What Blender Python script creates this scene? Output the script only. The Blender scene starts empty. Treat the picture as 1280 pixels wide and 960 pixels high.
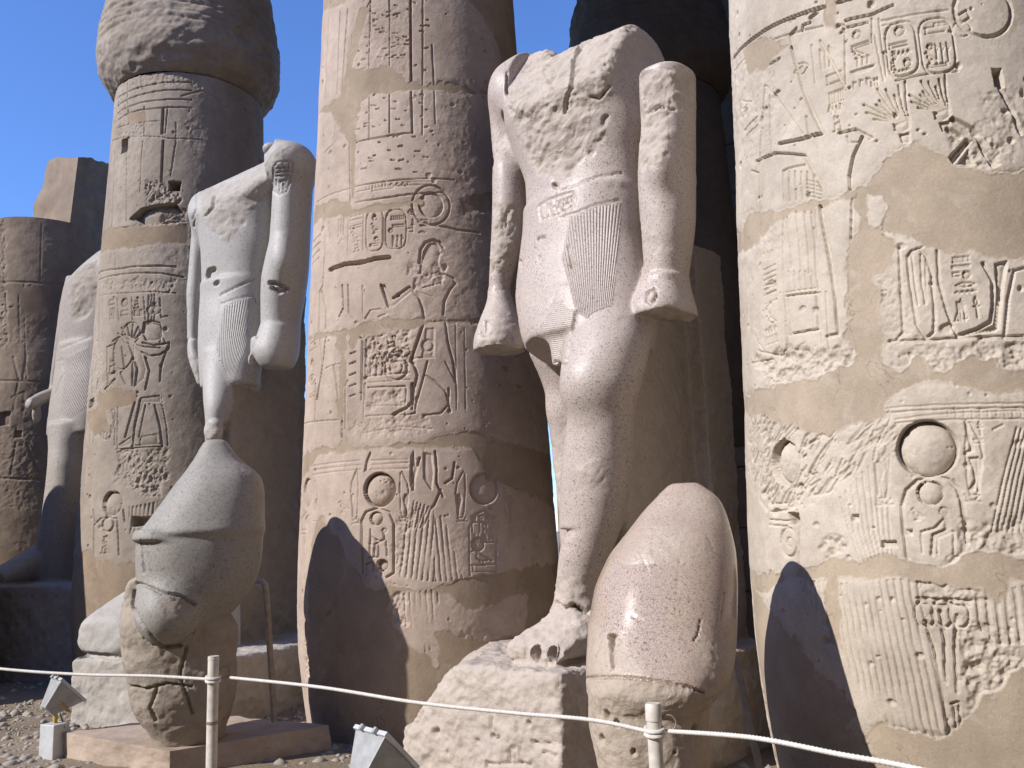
import bpy, math, random
import numpy as np
from mathutils import Vector, Matrix

# ------------------------------------------------------------------ camera, sky, sun, exposure
sc = bpy.context.scene
COL = sc.collection
R_ = math.radians
EYE = 2.0
GZ = 0.3                                      # level of the ground
FPX, PITCH, ROLL = 1110.0, R_(9.45), R_(-1.99)

cam_d = bpy.data.cameras.new('camera')
cam = bpy.data.objects.new('camera', cam_d)
COL.objects.link(cam)
cam_d.sensor_fit = 'HORIZONTAL'
cam_d.sensor_width = 36.0
cam_d.lens = FPX / 1280.0 * 36.0
cam_d.clip_start = 0.05
cam_d.clip_end = 4000
_cr, _sr, _cp, _sp = math.cos(ROLL), math.sin(ROLL), math.cos(PITCH), math.sin(PITCH)
# camera axes in the world: x = right, y = up in the picture, z = backwards
_ux = Vector((_cr, -_sr * _sp, _sr * _cp))
_uy = Vector((-_sr, -_cr * _sp, _cr * _cp))
_uz = _ux.cross(_uy)
M = Matrix.Identity(4)
for i in range(3):
    M[i][0], M[i][1], M[i][2] = _ux[i], _uy[i], _uz[i]
M[2][3] = EYE
cam.matrix_world = M
sc.camera = cam

SUN_AZ, SUN_EL = R_(61.0), R_(34.0)          # azimuth measured from -Y towards -X
SUN = Vector((-math.sin(SUN_AZ) * math.cos(SUN_EL), -math.cos(SUN_AZ) * math.cos(SUN_EL), math.sin(SUN_EL)))
w = bpy.data.worlds.new('World'); sc.world = w; w.use_nodes = True
nt = w.node_tree; nt.nodes.clear()
sky = nt.nodes.new('ShaderNodeTexSky'); sky.sky_type = 'NISHITA'; sky.sun_disc = False
sky.sun_elevation = SUN_EL
sky.sun_rotation = math.atan2(SUN.x, SUN.y)
sky.air_density = 1.0; sky.dust_density = 0.0; sky.ozone_density = 6.0; sky.altitude = 80
bg = nt.nodes.new('ShaderNodeBackground'); bg.inputs['Strength'].default_value = 0.138
wo = nt.nodes.new('ShaderNodeOutputWorld')
hs = nt.nodes.new('ShaderNodeMix'); hs.data_type = 'RGBA'; hs.blend_type = 'MULTIPLY'; hs.inputs[0].default_value = 1.0
hs.inputs[7].default_value = (0.96, 1.09, 1.42, 1)     # the camera's strong blues
nt.links.new(sky.outputs[0], hs.inputs[6]); nt.links.new(hs.outputs[2], bg.inputs[0]); nt.links.new(bg.outputs[0], wo.inputs[0])
sl = bpy.data.lights.new('sun', 'SUN'); sl.energy = 4.8; sl.angle = R_(0.53); sl.color = (1.0, 0.95, 0.895)
so = bpy.data.objects.new('sun', sl); COL.objects.link(so)
so.rotation_euler = (-SUN).to_track_quat('-Z', 'Y').to_euler()
sc.view_settings.view_transform = 'Standard'
sc.view_settings.look = 'None'
sc.view_settings.exposure = 0.36
sc.view_settings.gamma = 1.0
sc.view_settings.use_curve_mapping = False
sc.cycles.max_bounces = 6
sc.cycles.diffuse_bounces = 4

# ------------------------------------------------------------------ survey helpers (photo measurements -> world)
AX = np.array([_ux[:], _uy[:], _uz[:]])

def ray(x, y):
    d = AX[0] * (x - 640) / FPX + AX[1] * (480 - y) / FPX - AX[2]
    return d

def project(p):
    q = (np.asarray(p) - np.array([0, 0, EYE])) @ AX.T
    return np.stack([640 - FPX * q[..., 0] / q[..., 2], 480 + FPX * q[..., 1] / q[..., 2]], -1)

def on_level(x, y, z):
    d = ray(x, y); t = (z - EYE) / d[2]
    return np.array([0, 0, EYE]) + d * t

def at_depth(x, y, depth):
    d = ray(x, y); t = depth / math.hypot(d[0], d[1])
    return np.array([0, 0, EYE]) + d * t

# the column grid: a row runs away to the left, a second row stands behind it
C_M = np.array([-0.852, 8.74]); S_ROW = np.array([3.583, -3.06])
S_BACK = np.array([3.06, 3.583])
RDIR = S_ROW / np.hypot(*S_ROW)              # along the row, to the right in the photo
FDIR = np.array([RDIR[1], -RDIR[0]])         # the way the statues face, towards the court
if FDIR[1] > 0: FDIR = -FDIR

def col_xy(i, j=0): return C_M + S_ROW * i + S_BACK * j

def col_R(z):
    z = np.asarray(z, float)
    r = 1.23 * (1 - 0.032 * (z - 2.0))
    b = np.clip((1.75 - z) / 1.75, 0, 1)
    return r * (1 - 0.17 * b ** 2.0)

# ------------------------------------------------------------------ noise
rng = np.random.default_rng(7)

def noise2(shape, cell, seed):
    r = np.random.default_rng(seed)
    h, wd = shape
    gy, gx = int(h / cell) + 3, int(wd / cell) + 3
    g = r.random((gy, gx)).astype(np.float32)
    y = np.arange(h) / cell; x = np.arange(wd) / cell
    iy = y.astype(int); ix = x.astype(int)
    fy = (y - iy); fx = (x - ix)
    fy = (fy * fy * (3 - 2 * fy))[:, None].astype(np.float32); fx = (fx * fx * (3 - 2 * fx))[None].astype(np.float32)
    a = g[iy][:, ix]; b = g[iy][:, ix + 1]; c = g[iy + 1][:, ix]; d = g[iy + 1][:, ix + 1]
    return (a * (1 - fx) + b * fx) * (1 - fy) + (c * (1 - fx) + d * fx) * fy - 0.5

def fbm2(shape, cell, seed, octv=4):
    o = np.zeros(shape, np.float32); amp = 1.0
    for k in range(octv):
        if cell < 1.2: break
        o += amp * noise2(shape, cell, seed + 31 * k); amp *= 0.55; cell *= 0.5
    return o

def _h3(ix, iy, iz, seed):
    n = (ix.astype(np.int64) * 374761393 + iy.astype(np.int64) * 668265263 + iz.astype(np.int64) * 2147483647 + seed * 974711) & 0xFFFFFFFF
    n = ((n ^ (n >> 13)) * 1274126177) & 0xFFFFFFFF
    n = (n ^ (n >> 16)) & 0xFFFFFF
    return (n / float(0xFFFFFF)).astype(np.float32)

def vnoise(p, freq, seed=0):
    q = np.asarray(p) * freq
    i = np.floor(q).astype(np.int64); f = (q - i).astype(np.float32); f = f * f * (3 - 2 * f)
    o = 0
    for dx in (0, 1):
        for dy in (0, 1):
            for dz in (0, 1):
                wgt = (f[..., 0] if dx else 1 - f[..., 0]) * (f[..., 1] if dy else 1 - f[..., 1]) * (f[..., 2] if dz else 1 - f[..., 2])
                o = o + wgt * _h3(i[..., 0] + dx, i[..., 1] + dy, i[..., 2] + dz, seed)
    return o - 0.5

def fbm(p, freq, seed=0, octv=4, gain=0.55):
    o = 0; a = 1.0
    for k in range(octv):
        o = o + a * vnoise(p, freq, seed + 17 * k); freq *= 2.03; a *= gain
    return o

# ------------------------------------------------------------------ objects
def empty(name, loc, label, cat, group=None, rotz=0):
    o = bpy.data.objects.new(name, None); COL.objects.link(o)
    o.location = loc; o.rotation_euler = (0, 0, rotz); o.empty_display_size = 0.3
    tag(o, label, cat, group)
    bpy.context.view_layer.update()
    return o

def tag(o, label=None, cat=None, group=None, kind=None):
    if label: o['label'] = label
    if cat: o['category'] = cat
    if group: o['group'] = group
    if kind: o['kind'] = kind
    return o

def link(name, me, mat=None, parent=None, smooth=True):
    o = bpy.data.objects.new(name, me); COL.objects.link(o)
    if mat: me.materials.append(mat)
    if parent:
        o.parent = parent
        o.matrix_parent_inverse = parent.matrix_world.inverted()
    if smooth and len(me.polygons): me.polygons.foreach_set('use_smooth', np.ones(len(me.polygons), bool))
    return o

def np_mesh(name, V, Q, attrs=None, normals=None):
    """quads (or tris) straight from numpy arrays"""
    me = bpy.data.meshes.new(name)
    n = Q.shape[1]
    me.vertices.add(len(V)); me.vertices.foreach_set('co', np.ascontiguousarray(V, np.float32).ravel())
    me.loops.add(Q.size); me.loops.foreach_set('vertex_index', np.ascontiguousarray(Q, np.int32).ravel())
    me.polygons.add(len(Q)); me.polygons.foreach_set('loop_start', np.arange(0, Q.size, n, dtype=np.int32))
    me.polygons.foreach_set('use_smooth', np.ones(len(Q), bool))
    me.update(calc_edges=True)
    for k, a in (attrs or {}).items():
        at = me.attributes.new(k, 'FLOAT', 'POINT'); at.data.foreach_set('value', np.ascontiguousarray(a, np.float32))
    if normals is not None:
        me.normals_split_custom_set_from_vertices(np.ascontiguousarray(normals, np.float32))
    return me

class MB:
    """collects simple solids into one mesh"""
    def __init__(s): s.v = []; s.f = []
    def add(s, vs, fs):
        b = len(s.v); s.v += [tuple(map(float, p)) for p in vs]; s.f += [tuple(b + i for i in f) for f in fs]
    def hexa(s, c8):   # bottom 4 (ccw) then top 4
        s.add(c8, [(3, 2, 1, 0), (4, 5, 6, 7), (0, 1, 5, 4), (1, 2, 6, 5), (2, 3, 7, 6), (3, 0, 4, 7)])
    def box(s, c, size, xd=(1, 0, 0), yd=(0, 1, 0), zd=(0, 0, 1)):
        c = np.array(c, float); x = np.array(xd, float) * size[0] / 2; y = np.array(yd, float) * size[1] / 2; z = np.array(zd, float) * size[2] / 2
        s.hexa([c - x - y - z, c + x - y - z, c + x + y - z, c - x + y - z, c - x - y + z, c + x - y + z, c + x + y + z, c - x + y + z])
    def tube(s, pts, r, n=12, caps=True):
        pts = [np.array(p, float) for p in pts]
        rr = r if hasattr(r, '__len__') else [r] * len(pts)
        rings = []; ref = None
        for i, p in enumerate(pts):
            t = pts[min(i + 1, len(pts) - 1)] - pts[max(i - 1, 0)]; t /= np.linalg.norm(t) + 1e-12
            if ref is None:
                ref = np.cross(t, (0, 0, 1) if abs(t[2]) < 0.9 else (1, 0, 0))
            a = ref - t * np.dot(ref, t); a /= np.linalg.norm(a); ref = a
            b = np.cross(t, a)
            rings.append([p + rr[i] * (math.cos(2 * math.pi * k / n) * a + math.sin(2 * math.pi * k / n) * b) for k in range(n)])
        vs = [v for rg in rings for v in rg]; fs = []
        for i in range(len(pts) - 1):
            for k in range(n):
                fs.append((i * n + k, i * n + (k + 1) % n, (i + 1) * n + (k + 1) % n, (i + 1) * n + k))
        if caps:
            fs.append(tuple(range(n - 1, -1, -1))); fs.append(tuple((len(pts) - 1) * n + k for k in range(n)))
        s.add(vs, fs)
    def build(s, name, mat, parent=None, smooth=False, bevel=0.0):
        me = bpy.data.meshes.new(name); me.from_pydata(s.v, [], s.f); me.update()
        o = link(name, me, mat, parent, smooth)
        if bevel:
            m = o.modifiers.new('bevel', 'BEVEL'); m.width = bevel; m.segments = 2; m.limit_method = 'ANGLE'
        if smooth:
            me.set_sharp_from_angle(angle=R_(40))
        return o

# ------------------------------------------------------------------ materials
def nodes(name):
    m = bpy.data.materials.new(name); m.use_nodes = True
    t = m.node_tree; b = t.nodes['Principled BSDF']
    return m, t, b

def N(t, kind, **kw):
    n = t.nodes.new(kind)
    for k, v in kw.items():
        if k in n.inputs: n.inputs[k].default_value = v
        else: setattr(n, k, v)
    return n

def noise_node(t, scale, detail=6, rough=0.6, coord='Object', dist=0.0, stretch=None):
    tc = N(t, 'ShaderNodeTexCoord')
    n = N(t, 'ShaderNodeTexNoise'); n.inputs['Scale'].default_value = scale; n.inputs['Detail'].default_value = detail
    n.inputs['Roughness'].default_value = rough; n.inputs['Distortion'].default_value = dist
    if stretch:
        mp = N(t, 'ShaderNodeMapping'); mp.inputs['Scale'].default_value = stretch
        t.links.new(tc.outputs[coord], mp.inputs[0]); t.links.new(mp.outputs[0], n.inputs['Vector'])
    else:
        t.links.new(tc.outputs[coord], n.inputs['Vector'])
    return n

def ramp(t, src, stops):
    r = N(t, 'ShaderNodeValToRGB'); e = r.color_ramp.elements
    while len(e) < len(stops): e.new(0.5)
    for k, (p, c) in enumerate(stops):
        e[k].position = p; e[k].color = (c if len(c) == 4 else tuple(c) + (1,)) if hasattr(c, '__len__') else (c, c, c, 1)
    t.links.new(src, r.inputs[0]); return r

def mixc(t, fac, a, b, mode='MIX'):
    m = N(t, 'ShaderNodeMix'); m.data_type = 'RGBA'; m.blend_type = mode
    for sock, v in ((m.inputs[0], fac), (m.inputs[6], a), (m.inputs[7], b)):
        if hasattr(v, 'is_output'): t.links.new(v, sock)
        elif hasattr(v, '__len__'): sock.default_value = tuple(v) + (1,) if len(v) == 3 else v
        else: sock.default_value = v
    return m.outputs[2]

def math_(t, op, a, b=0.0, clamp=False):
    m = N(t, 'ShaderNodeMath', operation=op); m.use_clamp = clamp
    for k, v in enumerate((a, b)):
        if hasattr(v, 'is_output'): t.links.new(v, m.inputs[k])
        else: m.inputs[k].default_value = v
    return m.outputs[0]

def attr(t, name):
    a = N(t, 'ShaderNodeAttribute', attribute_name=name); return a.outputs['Fac']

def sandstone(name, light, dark, plaster, stain=(0.15, 0.115, 0.085), bump=0.28):
    m, t, b = nodes(name)
    n1 = noise_node(t, 1.3, 5, 0.6); n2 = noise_node(t, 9, 8, 0.65); n3 = noise_node(t, 90, 4, 0.7)
    base = mixc(t, ramp(t, n1.outputs[0], [(0.35, 0), (0.68, 1)]).outputs[0], light, dark)
    base = mixc(t, ramp(t, n2.outputs[0], [(0.42, 0), (0.75, 0.55)]).outputs[0], base, tuple(0.72 * c for c in dark))
    grain = ramp(t, n3.outputs[0], [(0.3, (0.88,) * 3), (0.7, (1.1,) * 3)]).outputs[0]
    pn = noise_node(t, 3.2, 6, 0.6)
    pl = mixc(t, ramp(t, pn.outputs[0], [(0.35, 0), (0.7, 1)]).outputs[0], plaster, tuple(0.78 * c for c in plaster))
    pn2 = noise_node(t, 14, 7, 0.7, dist=.6, stretch=(1, 1, .5)); pl = mixc(t, ramp(t, pn2.outputs[0], [(0.5, 0), (0.8, 0.5)]).outputs[0], pl, tuple(0.66 * c for c in plaster))
    pn3 = noise_node(t, 5, 5, 0.6, dist=1.0); pl = mixc(t, ramp(t, pn3.outputs[0], [(0.55, 0), (0.75, 0.45)]).outputs[0], pl, light)
    cn = noise_node(t, 1.7, 5, 0.55, dist=.5); cm = noise_node(t, 2.3, 2, 0.5)
    crack = ramp(t, cn.outputs[0], [(0.4955, 0), (0.499, 1), (0.501, 1), (0.5045, 0)]).outputs[0]
    crack = math_(t, 'MULTIPLY', crack, ramp(t, cm.outputs[0], [(0.5, 0), (0.56, 0.7)]).outputs[0])
    pl = mixc(t, crack, pl, tuple(0.4 * c for c in plaster))
    base = mixc(t, attr(t, 'plaster'), base, pl)
    sn = noise_node(t, 1.0, 7, 0.65, stretch=(1, 1, 0.45))
    sfac = math_(t, 'MULTIPLY', ramp(t, sn.outputs[0], [(0.5, 0), (0.72, 1)]).outputs[0], 0.45)
    sfac = math_(t, 'ADD', sfac, attr(t, 'stain'), True)
    base = mixc(t, sfac, base, stain)
    base = mixc(t, 1.0, base, grain, 'MULTIPLY')
    t.links.new(base, b.inputs['Base Color']); b.inputs['Roughness'].default_value = 0.92
    b.inputs['Specular IOR Level'].default_value = 0.2
    bn = noise_node(t, 38, 8, 0.7); bp = N(t, 'ShaderNodeBump', Strength=bump, Distance=0.012)
    t.links.new(bn.outputs[0], bp.inputs['Height']); t.links.new(bp.outputs[0], b.inputs['Normal'])
    return m

def granite(name, c1, c2, c3, raw, speck=120.0, gloss=0.34, spec=0.5):
    """polished speckled stone; the attribute 'rough' turns it into a broken matt face, 'pleat' carves fluting"""
    m, t, b = nodes(name)
    n1 = noise_node(t, speck, 3, 0.55); n2 = noise_node(t, speck * 0.45, 4, 0.6); n3 = noise_node(t, 1.6, 5, 0.6)
    col = mixc(t, ramp(t, n1.outputs[0], [(0.40, 0), (0.56, 1)]).outputs[0], c2, c1)
    col = mixc(t, ramp(t, n2.outputs[0], [(0.57, 0), (0.66, 0.85)]).outputs[0], col, c3)
    col = mixc(t, ramp(t, n3.outputs[0], [(0.4, 0), (0.7, 0.5)]).outputs[0], col, tuple(0.78 * c for c in c1))
    rn = noise_node(t, 7, 6, 0.65)
    rawc = mixc(t, ramp(t, rn.outputs[0], [(0.35, 0), (0.7, 1)]).outputs[0], raw, tuple(0.78 * c for c in raw))
    rg = attr(t, 'rough')
    col = mixc(t, rg, col, rawc)
    col = mixc(t, attr(t, 'stain'), col, tuple(0.35 * c for c in raw))
    t.links.new(col, b.inputs['Base Color'])
    b.inputs['Specular IOR Level'].default_value = spec
    rr = N(t, 'ShaderNodeMapRange'); rr.inputs[3].default_value = gloss; rr.inputs[4].default_value = 0.92
    t.links.new(rg, rr.inputs[0]); t.links.new(rr.outputs[0], b.inputs['Roughness'])
    bn = noise_node(t, 45, 7, 0.7)
    hgt = math_(t, 'MULTIPLY', bn.outputs[0], math_(t, 'ADD', math_(t, 'MULTIPLY', rg, 0.9), 0.05))
    ph = math_(t, 'SINE', attr(t, 'phase'))
    ph = math_(t, 'MULTIPLY', math_(t, 'ABSOLUTE', ph), attr(t, 'pleat'))
    hgt = math_(t, 'ADD', hgt, math_(t, 'MULTIPLY', ph, 0.5))
    bp = N(t, 'ShaderNodeBump', Strength=0.8, Distance=0.014)
    t.links.new(hgt, bp.inputs['Height']); t.links.new(bp.outputs[0], b.inputs['Normal'])
    return m

def plain(name, c, rough=0.5, metal=0.0, var=0.15, scale=20, bump=0.0):
    m, t, b = nodes(name)
    n = noise_node(t, scale, 5, 0.6)
    col = mixc(t, ramp(t, n.outputs[0], [(0.35, 0), (0.7, 1)]).outputs[0], c, tuple((1 - var * 2) * v for v in c))
    t.links.new(col, b.inputs['Base Color']); b.inputs['Roughness'].default_value = rough; b.inputs['Metallic'].default_value = metal
    if bump:
        bp = N(t, 'ShaderNodeBump', Strength=bump, Distance=0.01)
        t.links.new(n.outputs[0], bp.inputs['Height']); t.links.new(bp.outputs[0], b.inputs['Normal'])
    return m

MAT = {}
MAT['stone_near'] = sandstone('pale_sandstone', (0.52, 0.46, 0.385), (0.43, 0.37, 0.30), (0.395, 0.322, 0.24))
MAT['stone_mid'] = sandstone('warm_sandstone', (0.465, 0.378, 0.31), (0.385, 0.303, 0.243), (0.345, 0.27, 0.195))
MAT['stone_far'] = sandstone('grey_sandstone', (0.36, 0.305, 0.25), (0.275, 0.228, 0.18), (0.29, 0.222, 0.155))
MAT['stone_shade'] = sandstone('shade_darkened_sandstone', (0.20, 0.165, 0.13), (0.155, 0.125, 0.10), (0.17, 0.135, 0.10))  # sandstone with deep aisle shade put into its base colour
MAT['stone_wall'] = sandstone('brown_sandstone', (0.30, 0.235, 0.175), (0.23, 0.175, 0.13), (0.26, 0.19, 0.13))
MAT['pink_granite'] = granite('pink_granite', (0.50, 0.425, 0.375), (0.31, 0.26, 0.235), (0.11, 0.095, 0.09), (0.47, 0.405, 0.345), 125, 0.47, 0.40)
MAT['grey_granite'] = granite('grey_granite', (0.40, 0.38, 0.355), (0.33, 0.315, 0.295), (0.23, 0.22, 0.21), (0.41, 0.375, 0.33), 75, 0.55, 0.35)
MAT['red_granite'] = granite('red_granite', (0.46, 0.36, 0.285), (0.27, 0.215, 0.185), (0.11, 0.09, 0.08), (0.44, 0.365, 0.29), 150, 0.19, 0.55)
MAT['dark_granite'] = granite('dark_granite', (0.31, 0.29, 0.26), (0.235, 0.22, 0.195), (0.15, 0.14, 0.13), (0.34, 0.29, 0.235), 70, 0.6, 0.3)

# ------------------------------------------------------------------ ground
def build_ground():
    m, t, b = nodes('sandy_gravel')
    n1 = noise_node(t, 0.9, 6, 0.6); n2 = noise_node(t, 30, 8, 0.75); n3 = noise_node(t, 140, 3, 0.6)
    c = mixc(t, ramp(t, n1.outputs[0], [(0.35, 0), (0.7, 1)]).outputs[0], (0.33, 0.265, 0.19), (0.24, 0.185, 0.13))
    c = mixc(t, 1.0, c, ramp(t, n3.outputs[0], [(0.3, (0.6,) * 3), (0.7, (1.15,) * 3)]).outputs[0], 'MULTIPLY')
    t.links.new(c, b.inputs['Base Color']); b.inputs['Roughness'].default_value = 0.95
    bp = N(t, 'ShaderNodeBump', Strength=0.9, Distance=0.03)
    t.links.new(n2.outputs[0], bp.inputs['Height']); t.links.new(bp.outputs[0], b.inputs['Normal'])
    MAT['ground'] = m
    xs = np.concatenate([[-1500, -400, -120, -40], np.arange(-12, 8.01, 0.08), [40, 120, 400, 1500]])
    ys = np.concatenate([[-1500, -300, -60, -15], np.arange(3, 18.01, 0.08), [40, 120, 400, 1500]])
    X, Y = np.meshgrid(xs, ys)
    P = np.stack([X, Y, 0 * X], -1)
    near = (X > -12) & (X < 8) & (Y > 3) & (Y < 18)
    P[..., 2] = np.where(near, 0.05 * fbm(P, 1.2, 3, 4), 0.0) + GZ
    V = P.reshape(-1, 3); h, wd = X.shape
    i = np.arange(h - 1)[:, None] * wd + np.arange(wd - 1)[None]
    Q = np.stack([i, i + 1, i + wd + 1, i + wd], -1).reshape(-1, 4)
    o = link('ground', np_mesh('ground', V, Q), m); tag(o, kind='structure')
    # loose gravel lying on it
    r = np.random.default_rng(5); vs = []; fs = []
    ico = [(0, 0, 1)] + [(math.cos(a) * .9, math.sin(a) * .9, .35) for a in np.arange(5) * 2 * math.pi / 5] + [(math.cos(a + .6) * .9, math.sin(a + .6) * .9, -.4) for a in np.arange(5) * 2 * math.pi / 5]
    ico = np.array(ico)
    tri = [(0, 1 + k, 1 + (k + 1) % 5) for k in range(5)] + [f for k in range(5) for f in ((1 + k, 6 + k, 1 + (k + 1) % 5), (1 + (k + 1) % 5, 6 + k, 6 + (k + 1) % 5))]
    pts = np.concatenate([np.stack([r.uniform(-7.5, -3.2, 2600), r.uniform(6.5, 12.5, 2600)], -1), np.stack([r.uniform(-2, 4, 900), r.uniform(4, 8, 900)], -1), np.stack([r.uniform(-4.6, -1.2, 1500), r.uniform(7.2, 9.6, 1500)], -1)])
    V = []; F = []
    for k, (x, y) in enumerate(pts):
        s = 0.007 + 0.045 * r.random() ** 6 + .012 * r.random()
        v = ico * (s * r.uniform(.7, 1.3, 3)) * r.uniform(.8, 1.2, (11, 1)); a = r.random() * 6.28
        c_, s_ = math.cos(a), math.sin(a)
        v = np.stack([v[:, 0] * c_ - v[:, 1] * s_, v[:, 0] * s_ + v[:, 1] * c_, v[:, 2] * .7], -1) + (x, y, GZ)
        V.append(v); F.append(np.array(tri) + 11 * k)
    me = np_mesh('gravel', np.concatenate(V), np.concatenate(F))
    o = link('gravel', me, plain('gravel_stone', (0.36, 0.32, 0.27), 0.95, 0, 0.2, 3)); tag(o, 'loose pale gravel scattered over the sandy ground', kind='stuff')
build_ground()

# ------------------------------------------------------------------ carved columns
class Canvas:
    """height field on an unrolled column face: s = arc length on radius 1.23, z = height"""
    def __init__(c, xy, th0, th1, z0, z1, res):
        c.xy = np.array(xy, float); c.R0 = 1.23; c.res = res
        c.tv = math.atan2(-c.xy[1], -c.xy[0])            # towards the viewer
        c.th0, c.th1, c.z0, c.z1 = th0, th1, z0, z1
        c.ns = int((th1 - th0) * c.R0 / res) + 1; c.nz = int((z1 - z0) / res) + 1
        c.s = th0 * c.R0 + np.arange(c.ns) * res; c.z = z0 + np.arange(c.nz) * res
        c.H = np.zeros((c.nz, c.ns), np.float32); c.P = np.zeros_like(c.H); c.RG = np.zeros_like(c.H); c.ST = np.zeros_like(c.H)
        c.jit = fbm2(c.H.shape, 0.10 / res, 5, 4)
    def sz(c, x, y):
        """photo measurement -> point on the column's face"""
        d = ray(x, y); h = math.hypot(d[0], d[1]); e = np.array([d[0], d[1]]) / h
        a = c.xy @ e; perp = e[0] * c.xy[1] - e[1] * c.xy[0]; z = 3.0
        for _ in range(4):
            R = float(col_R(z)); q = R * R - perp * perp
            tt = a - math.sqrt(max(q, 0)) if q > 0 else a
            z = EYE + tt / h * d[2]
        p = e * tt - c.xy
        th = math.atan2(p[1], p[0]) - c.tv
        th = (th + math.pi) % (2 * math.pi) - math.pi
        return th * c.R0, z
    def win(c, pts, pad):
        p = np.array(pts)
        i0 = max(int((p[:, 0].min() - pad - c.s[0]) / c.res), 0); i1 = min(int((p[:, 0].max() + pad - c.s[0]) / c.res) + 2, c.ns)
        j0 = max(int((p[:, 1].min() - pad - c.z0) / c.res), 0); j1 = min(int((p[:, 1].max() + pad - c.z0) / c.res) + 2, c.nz)
        if i1 <= i0 or j1 <= j0: return None
        return slice(j0, j1), slice(i0, i1), c.s[None, i0:i1], c.z[j0:j1, None]
    @staticmethod
    def dist(pts, S, Z, closed=False):
        D = None; P = list(pts) + ([pts[0]] if closed else [])
        for (x0, y0), (x1, y1) in zip(P[:-1], P[1:]):
            dx, dy = x1 - x0, y1 - y0; L = dx * dx + dy * dy + 1e-12
            t = np.clip(((S - x0) * dx + (Z - y0) * dy) / L, 0, 1)
            d = (S - x0 - t * dx) ** 2 + (Z - y0 - t * dy) ** 2
            D = d if D is None else np.minimum(D, d)
        return np.sqrt(D)
    @staticmethod
    def inside(pts, S, Z):
        r = np.zeros(np.broadcast(S, Z).shape, bool); n = len(pts)
        for k in range(n):
            x0, y0 = pts[k]; x1, y1 = pts[(k + 1) % n]
            cnd = ((y0 > Z) != (y1 > Z)) & (S < (x1 - x0) * (Z - y0) / ((y1 - y0) if y1 != y0 else 1e-9) + x0)
            r ^= cnd
        return r
    # -- carving, in surface metres
    def stroke_(c, pts, wd, d, sharp=2.0):
        wd = max(wd * .62, .8 * c.res); d = d * .85
        w_ = c.win(pts, wd * 2)
        if not w_: return
        j, i, S, Z = w_
        D = c.dist(pts, S, Z) if len(pts) > 1 else np.hypot(S - pts[0][0], Z - pts[0][1])
        D = D + c.jit[j, i] * wd * 0.14
        c.H[j, i] = np.minimum(c.H[j, i], -d * np.clip(1.5 - (np.maximum(D, 0) / wd) ** 2.6 * 1.5, 0, 1))
    def disc_(c, p, r, d, bulge=0.9):
        w_ = c.win([p], r * 1.3)
        if not w_: return
        j, i, S, Z = w_
        D = np.hypot(S - p[0], Z - p[1]) / r
        h = -d * (1 - bulge * np.sqrt(np.clip(1 - (D * 1.06) ** 2, 0, 1)))
        h *= np.clip((1.04 - D) / 0.05, 0, 1)
        chip = .35 * np.clip(c.jit[j, i] - .28, 0, 1) + .05 * c.jit[j, i]
        h = h - d * chip * (D < .97); h *= np.clip((1.02 + .05 * c.jit[j, i] - D) / .05, 0, 1)
        c.H[j, i] = np.where(D < 1.04, h, c.H[j, i])
    def ring_(c, p, r, wd, d, q=1.0):
        n = 24
        c.stroke_([(p[0] + r * math.cos(2 * math.pi * k / n), p[1] + r * q * math.sin(2 * math.pi * k / n)) for k in range(n + 1)], wd, d)
    def figure_(c, pts, d, soft=0.03, keep=0.25):
        w_ = c.win(pts, 0.02)
        if not w_: return
        j, i, S, Z = w_
        I = c.inside(pts, S, Z); D = c.dist(pts, S, Z, True)
        h = -d * (keep + (1 - keep) * np.exp(-D / soft)) * np.clip(D / 0.008, 0, 1)
        c.H[j, i] = np.where(I, np.minimum(c.H[j, i], h), c.H[j, i])
    def hatch_(c, pts, ang, sp, wd, d, fan=0.0, wob=0.006, seed=1):
        """parallel cut lines inside a polygon; ang in degrees from upright"""
        w_ = c.win(pts, 0.01)
        if not w_: return
        j, i, S, Z = w_
        I = c.inside(pts, S, Z); p = np.array(pts); c0 = p.mean(0); a = R_(ang)
        x = (S - c0[0]) * math.cos(a) + (Z - c0[1]) * math.sin(a); y = -(S - c0[0]) * math.sin(a) + (Z - c0[1]) * math.cos(a)
        x = x * (1 + fan * y) + c.jit[j, i] * wob
        q = np.abs((x / sp + 0.5) % 1 - 0.5) * sp
        fade = np.clip(0.75 + 1.6 * noise2(I.shape, max(0.15 / c.res, 2), seed), 0.15, 1)
        h = -d * np.clip(1.2 - (q / wd) ** 2, 0, 1) * fade
        c.H[j, i] = np.where(I, np.minimum(c.H[j, i], h), c.H[j, i])
    def chisel_(c, pts, ang, n, L, wd, d, seed=3):
        w_ = c.win(pts, 0.0)
        if not w_: return
        r = np.random.default_rng(seed); p = np.array(pts); lo, hi = p.min(0), p.max(0)
        for _ in range(n):
            q = lo + r.random(2) * (hi - lo)
            if not c.inside(pts, np.array([[q[0]]]), np.array([[q[1]]]))[0, 0]: continue
            a = R_(ang + r.normal(0, 11)); l = L * r.uniform(.5, 1.3)
            c.stroke_([q, (q[0] + l * math.cos(a), q[1] + l * math.sin(a))], wd * r.uniform(.6, 1.4), d * r.uniform(.4, 1.2))
    def plaster_(c, pts, jit=0.05, depth=0.006):
        w_ = c.win(pts, 0.06)
        if not w_: return
        j, i, S, Z = w_
        D = c.dist(pts, S, Z, True); I = c.inside(pts, S, Z); sd = np.where(I, -D, D) + c.jit[j, i] * jit
        m = np.clip(0.5 - sd / 0.012, 0, 1)
        # chipped stone rim, then a calm trowelled sheet
        rim = np.exp(-np.abs(sd - 0.012) / 0.014) * (sd > 0)
        c.H[j, i] = c.H[j, i] * (1 - m) - depth * m - 0.009 * rim * (0.4 + c.jit[j, i])
        c.P[j, i] = np.maximum(c.P[j, i], m); c.RG[j, i] *= (1 - m)
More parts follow.
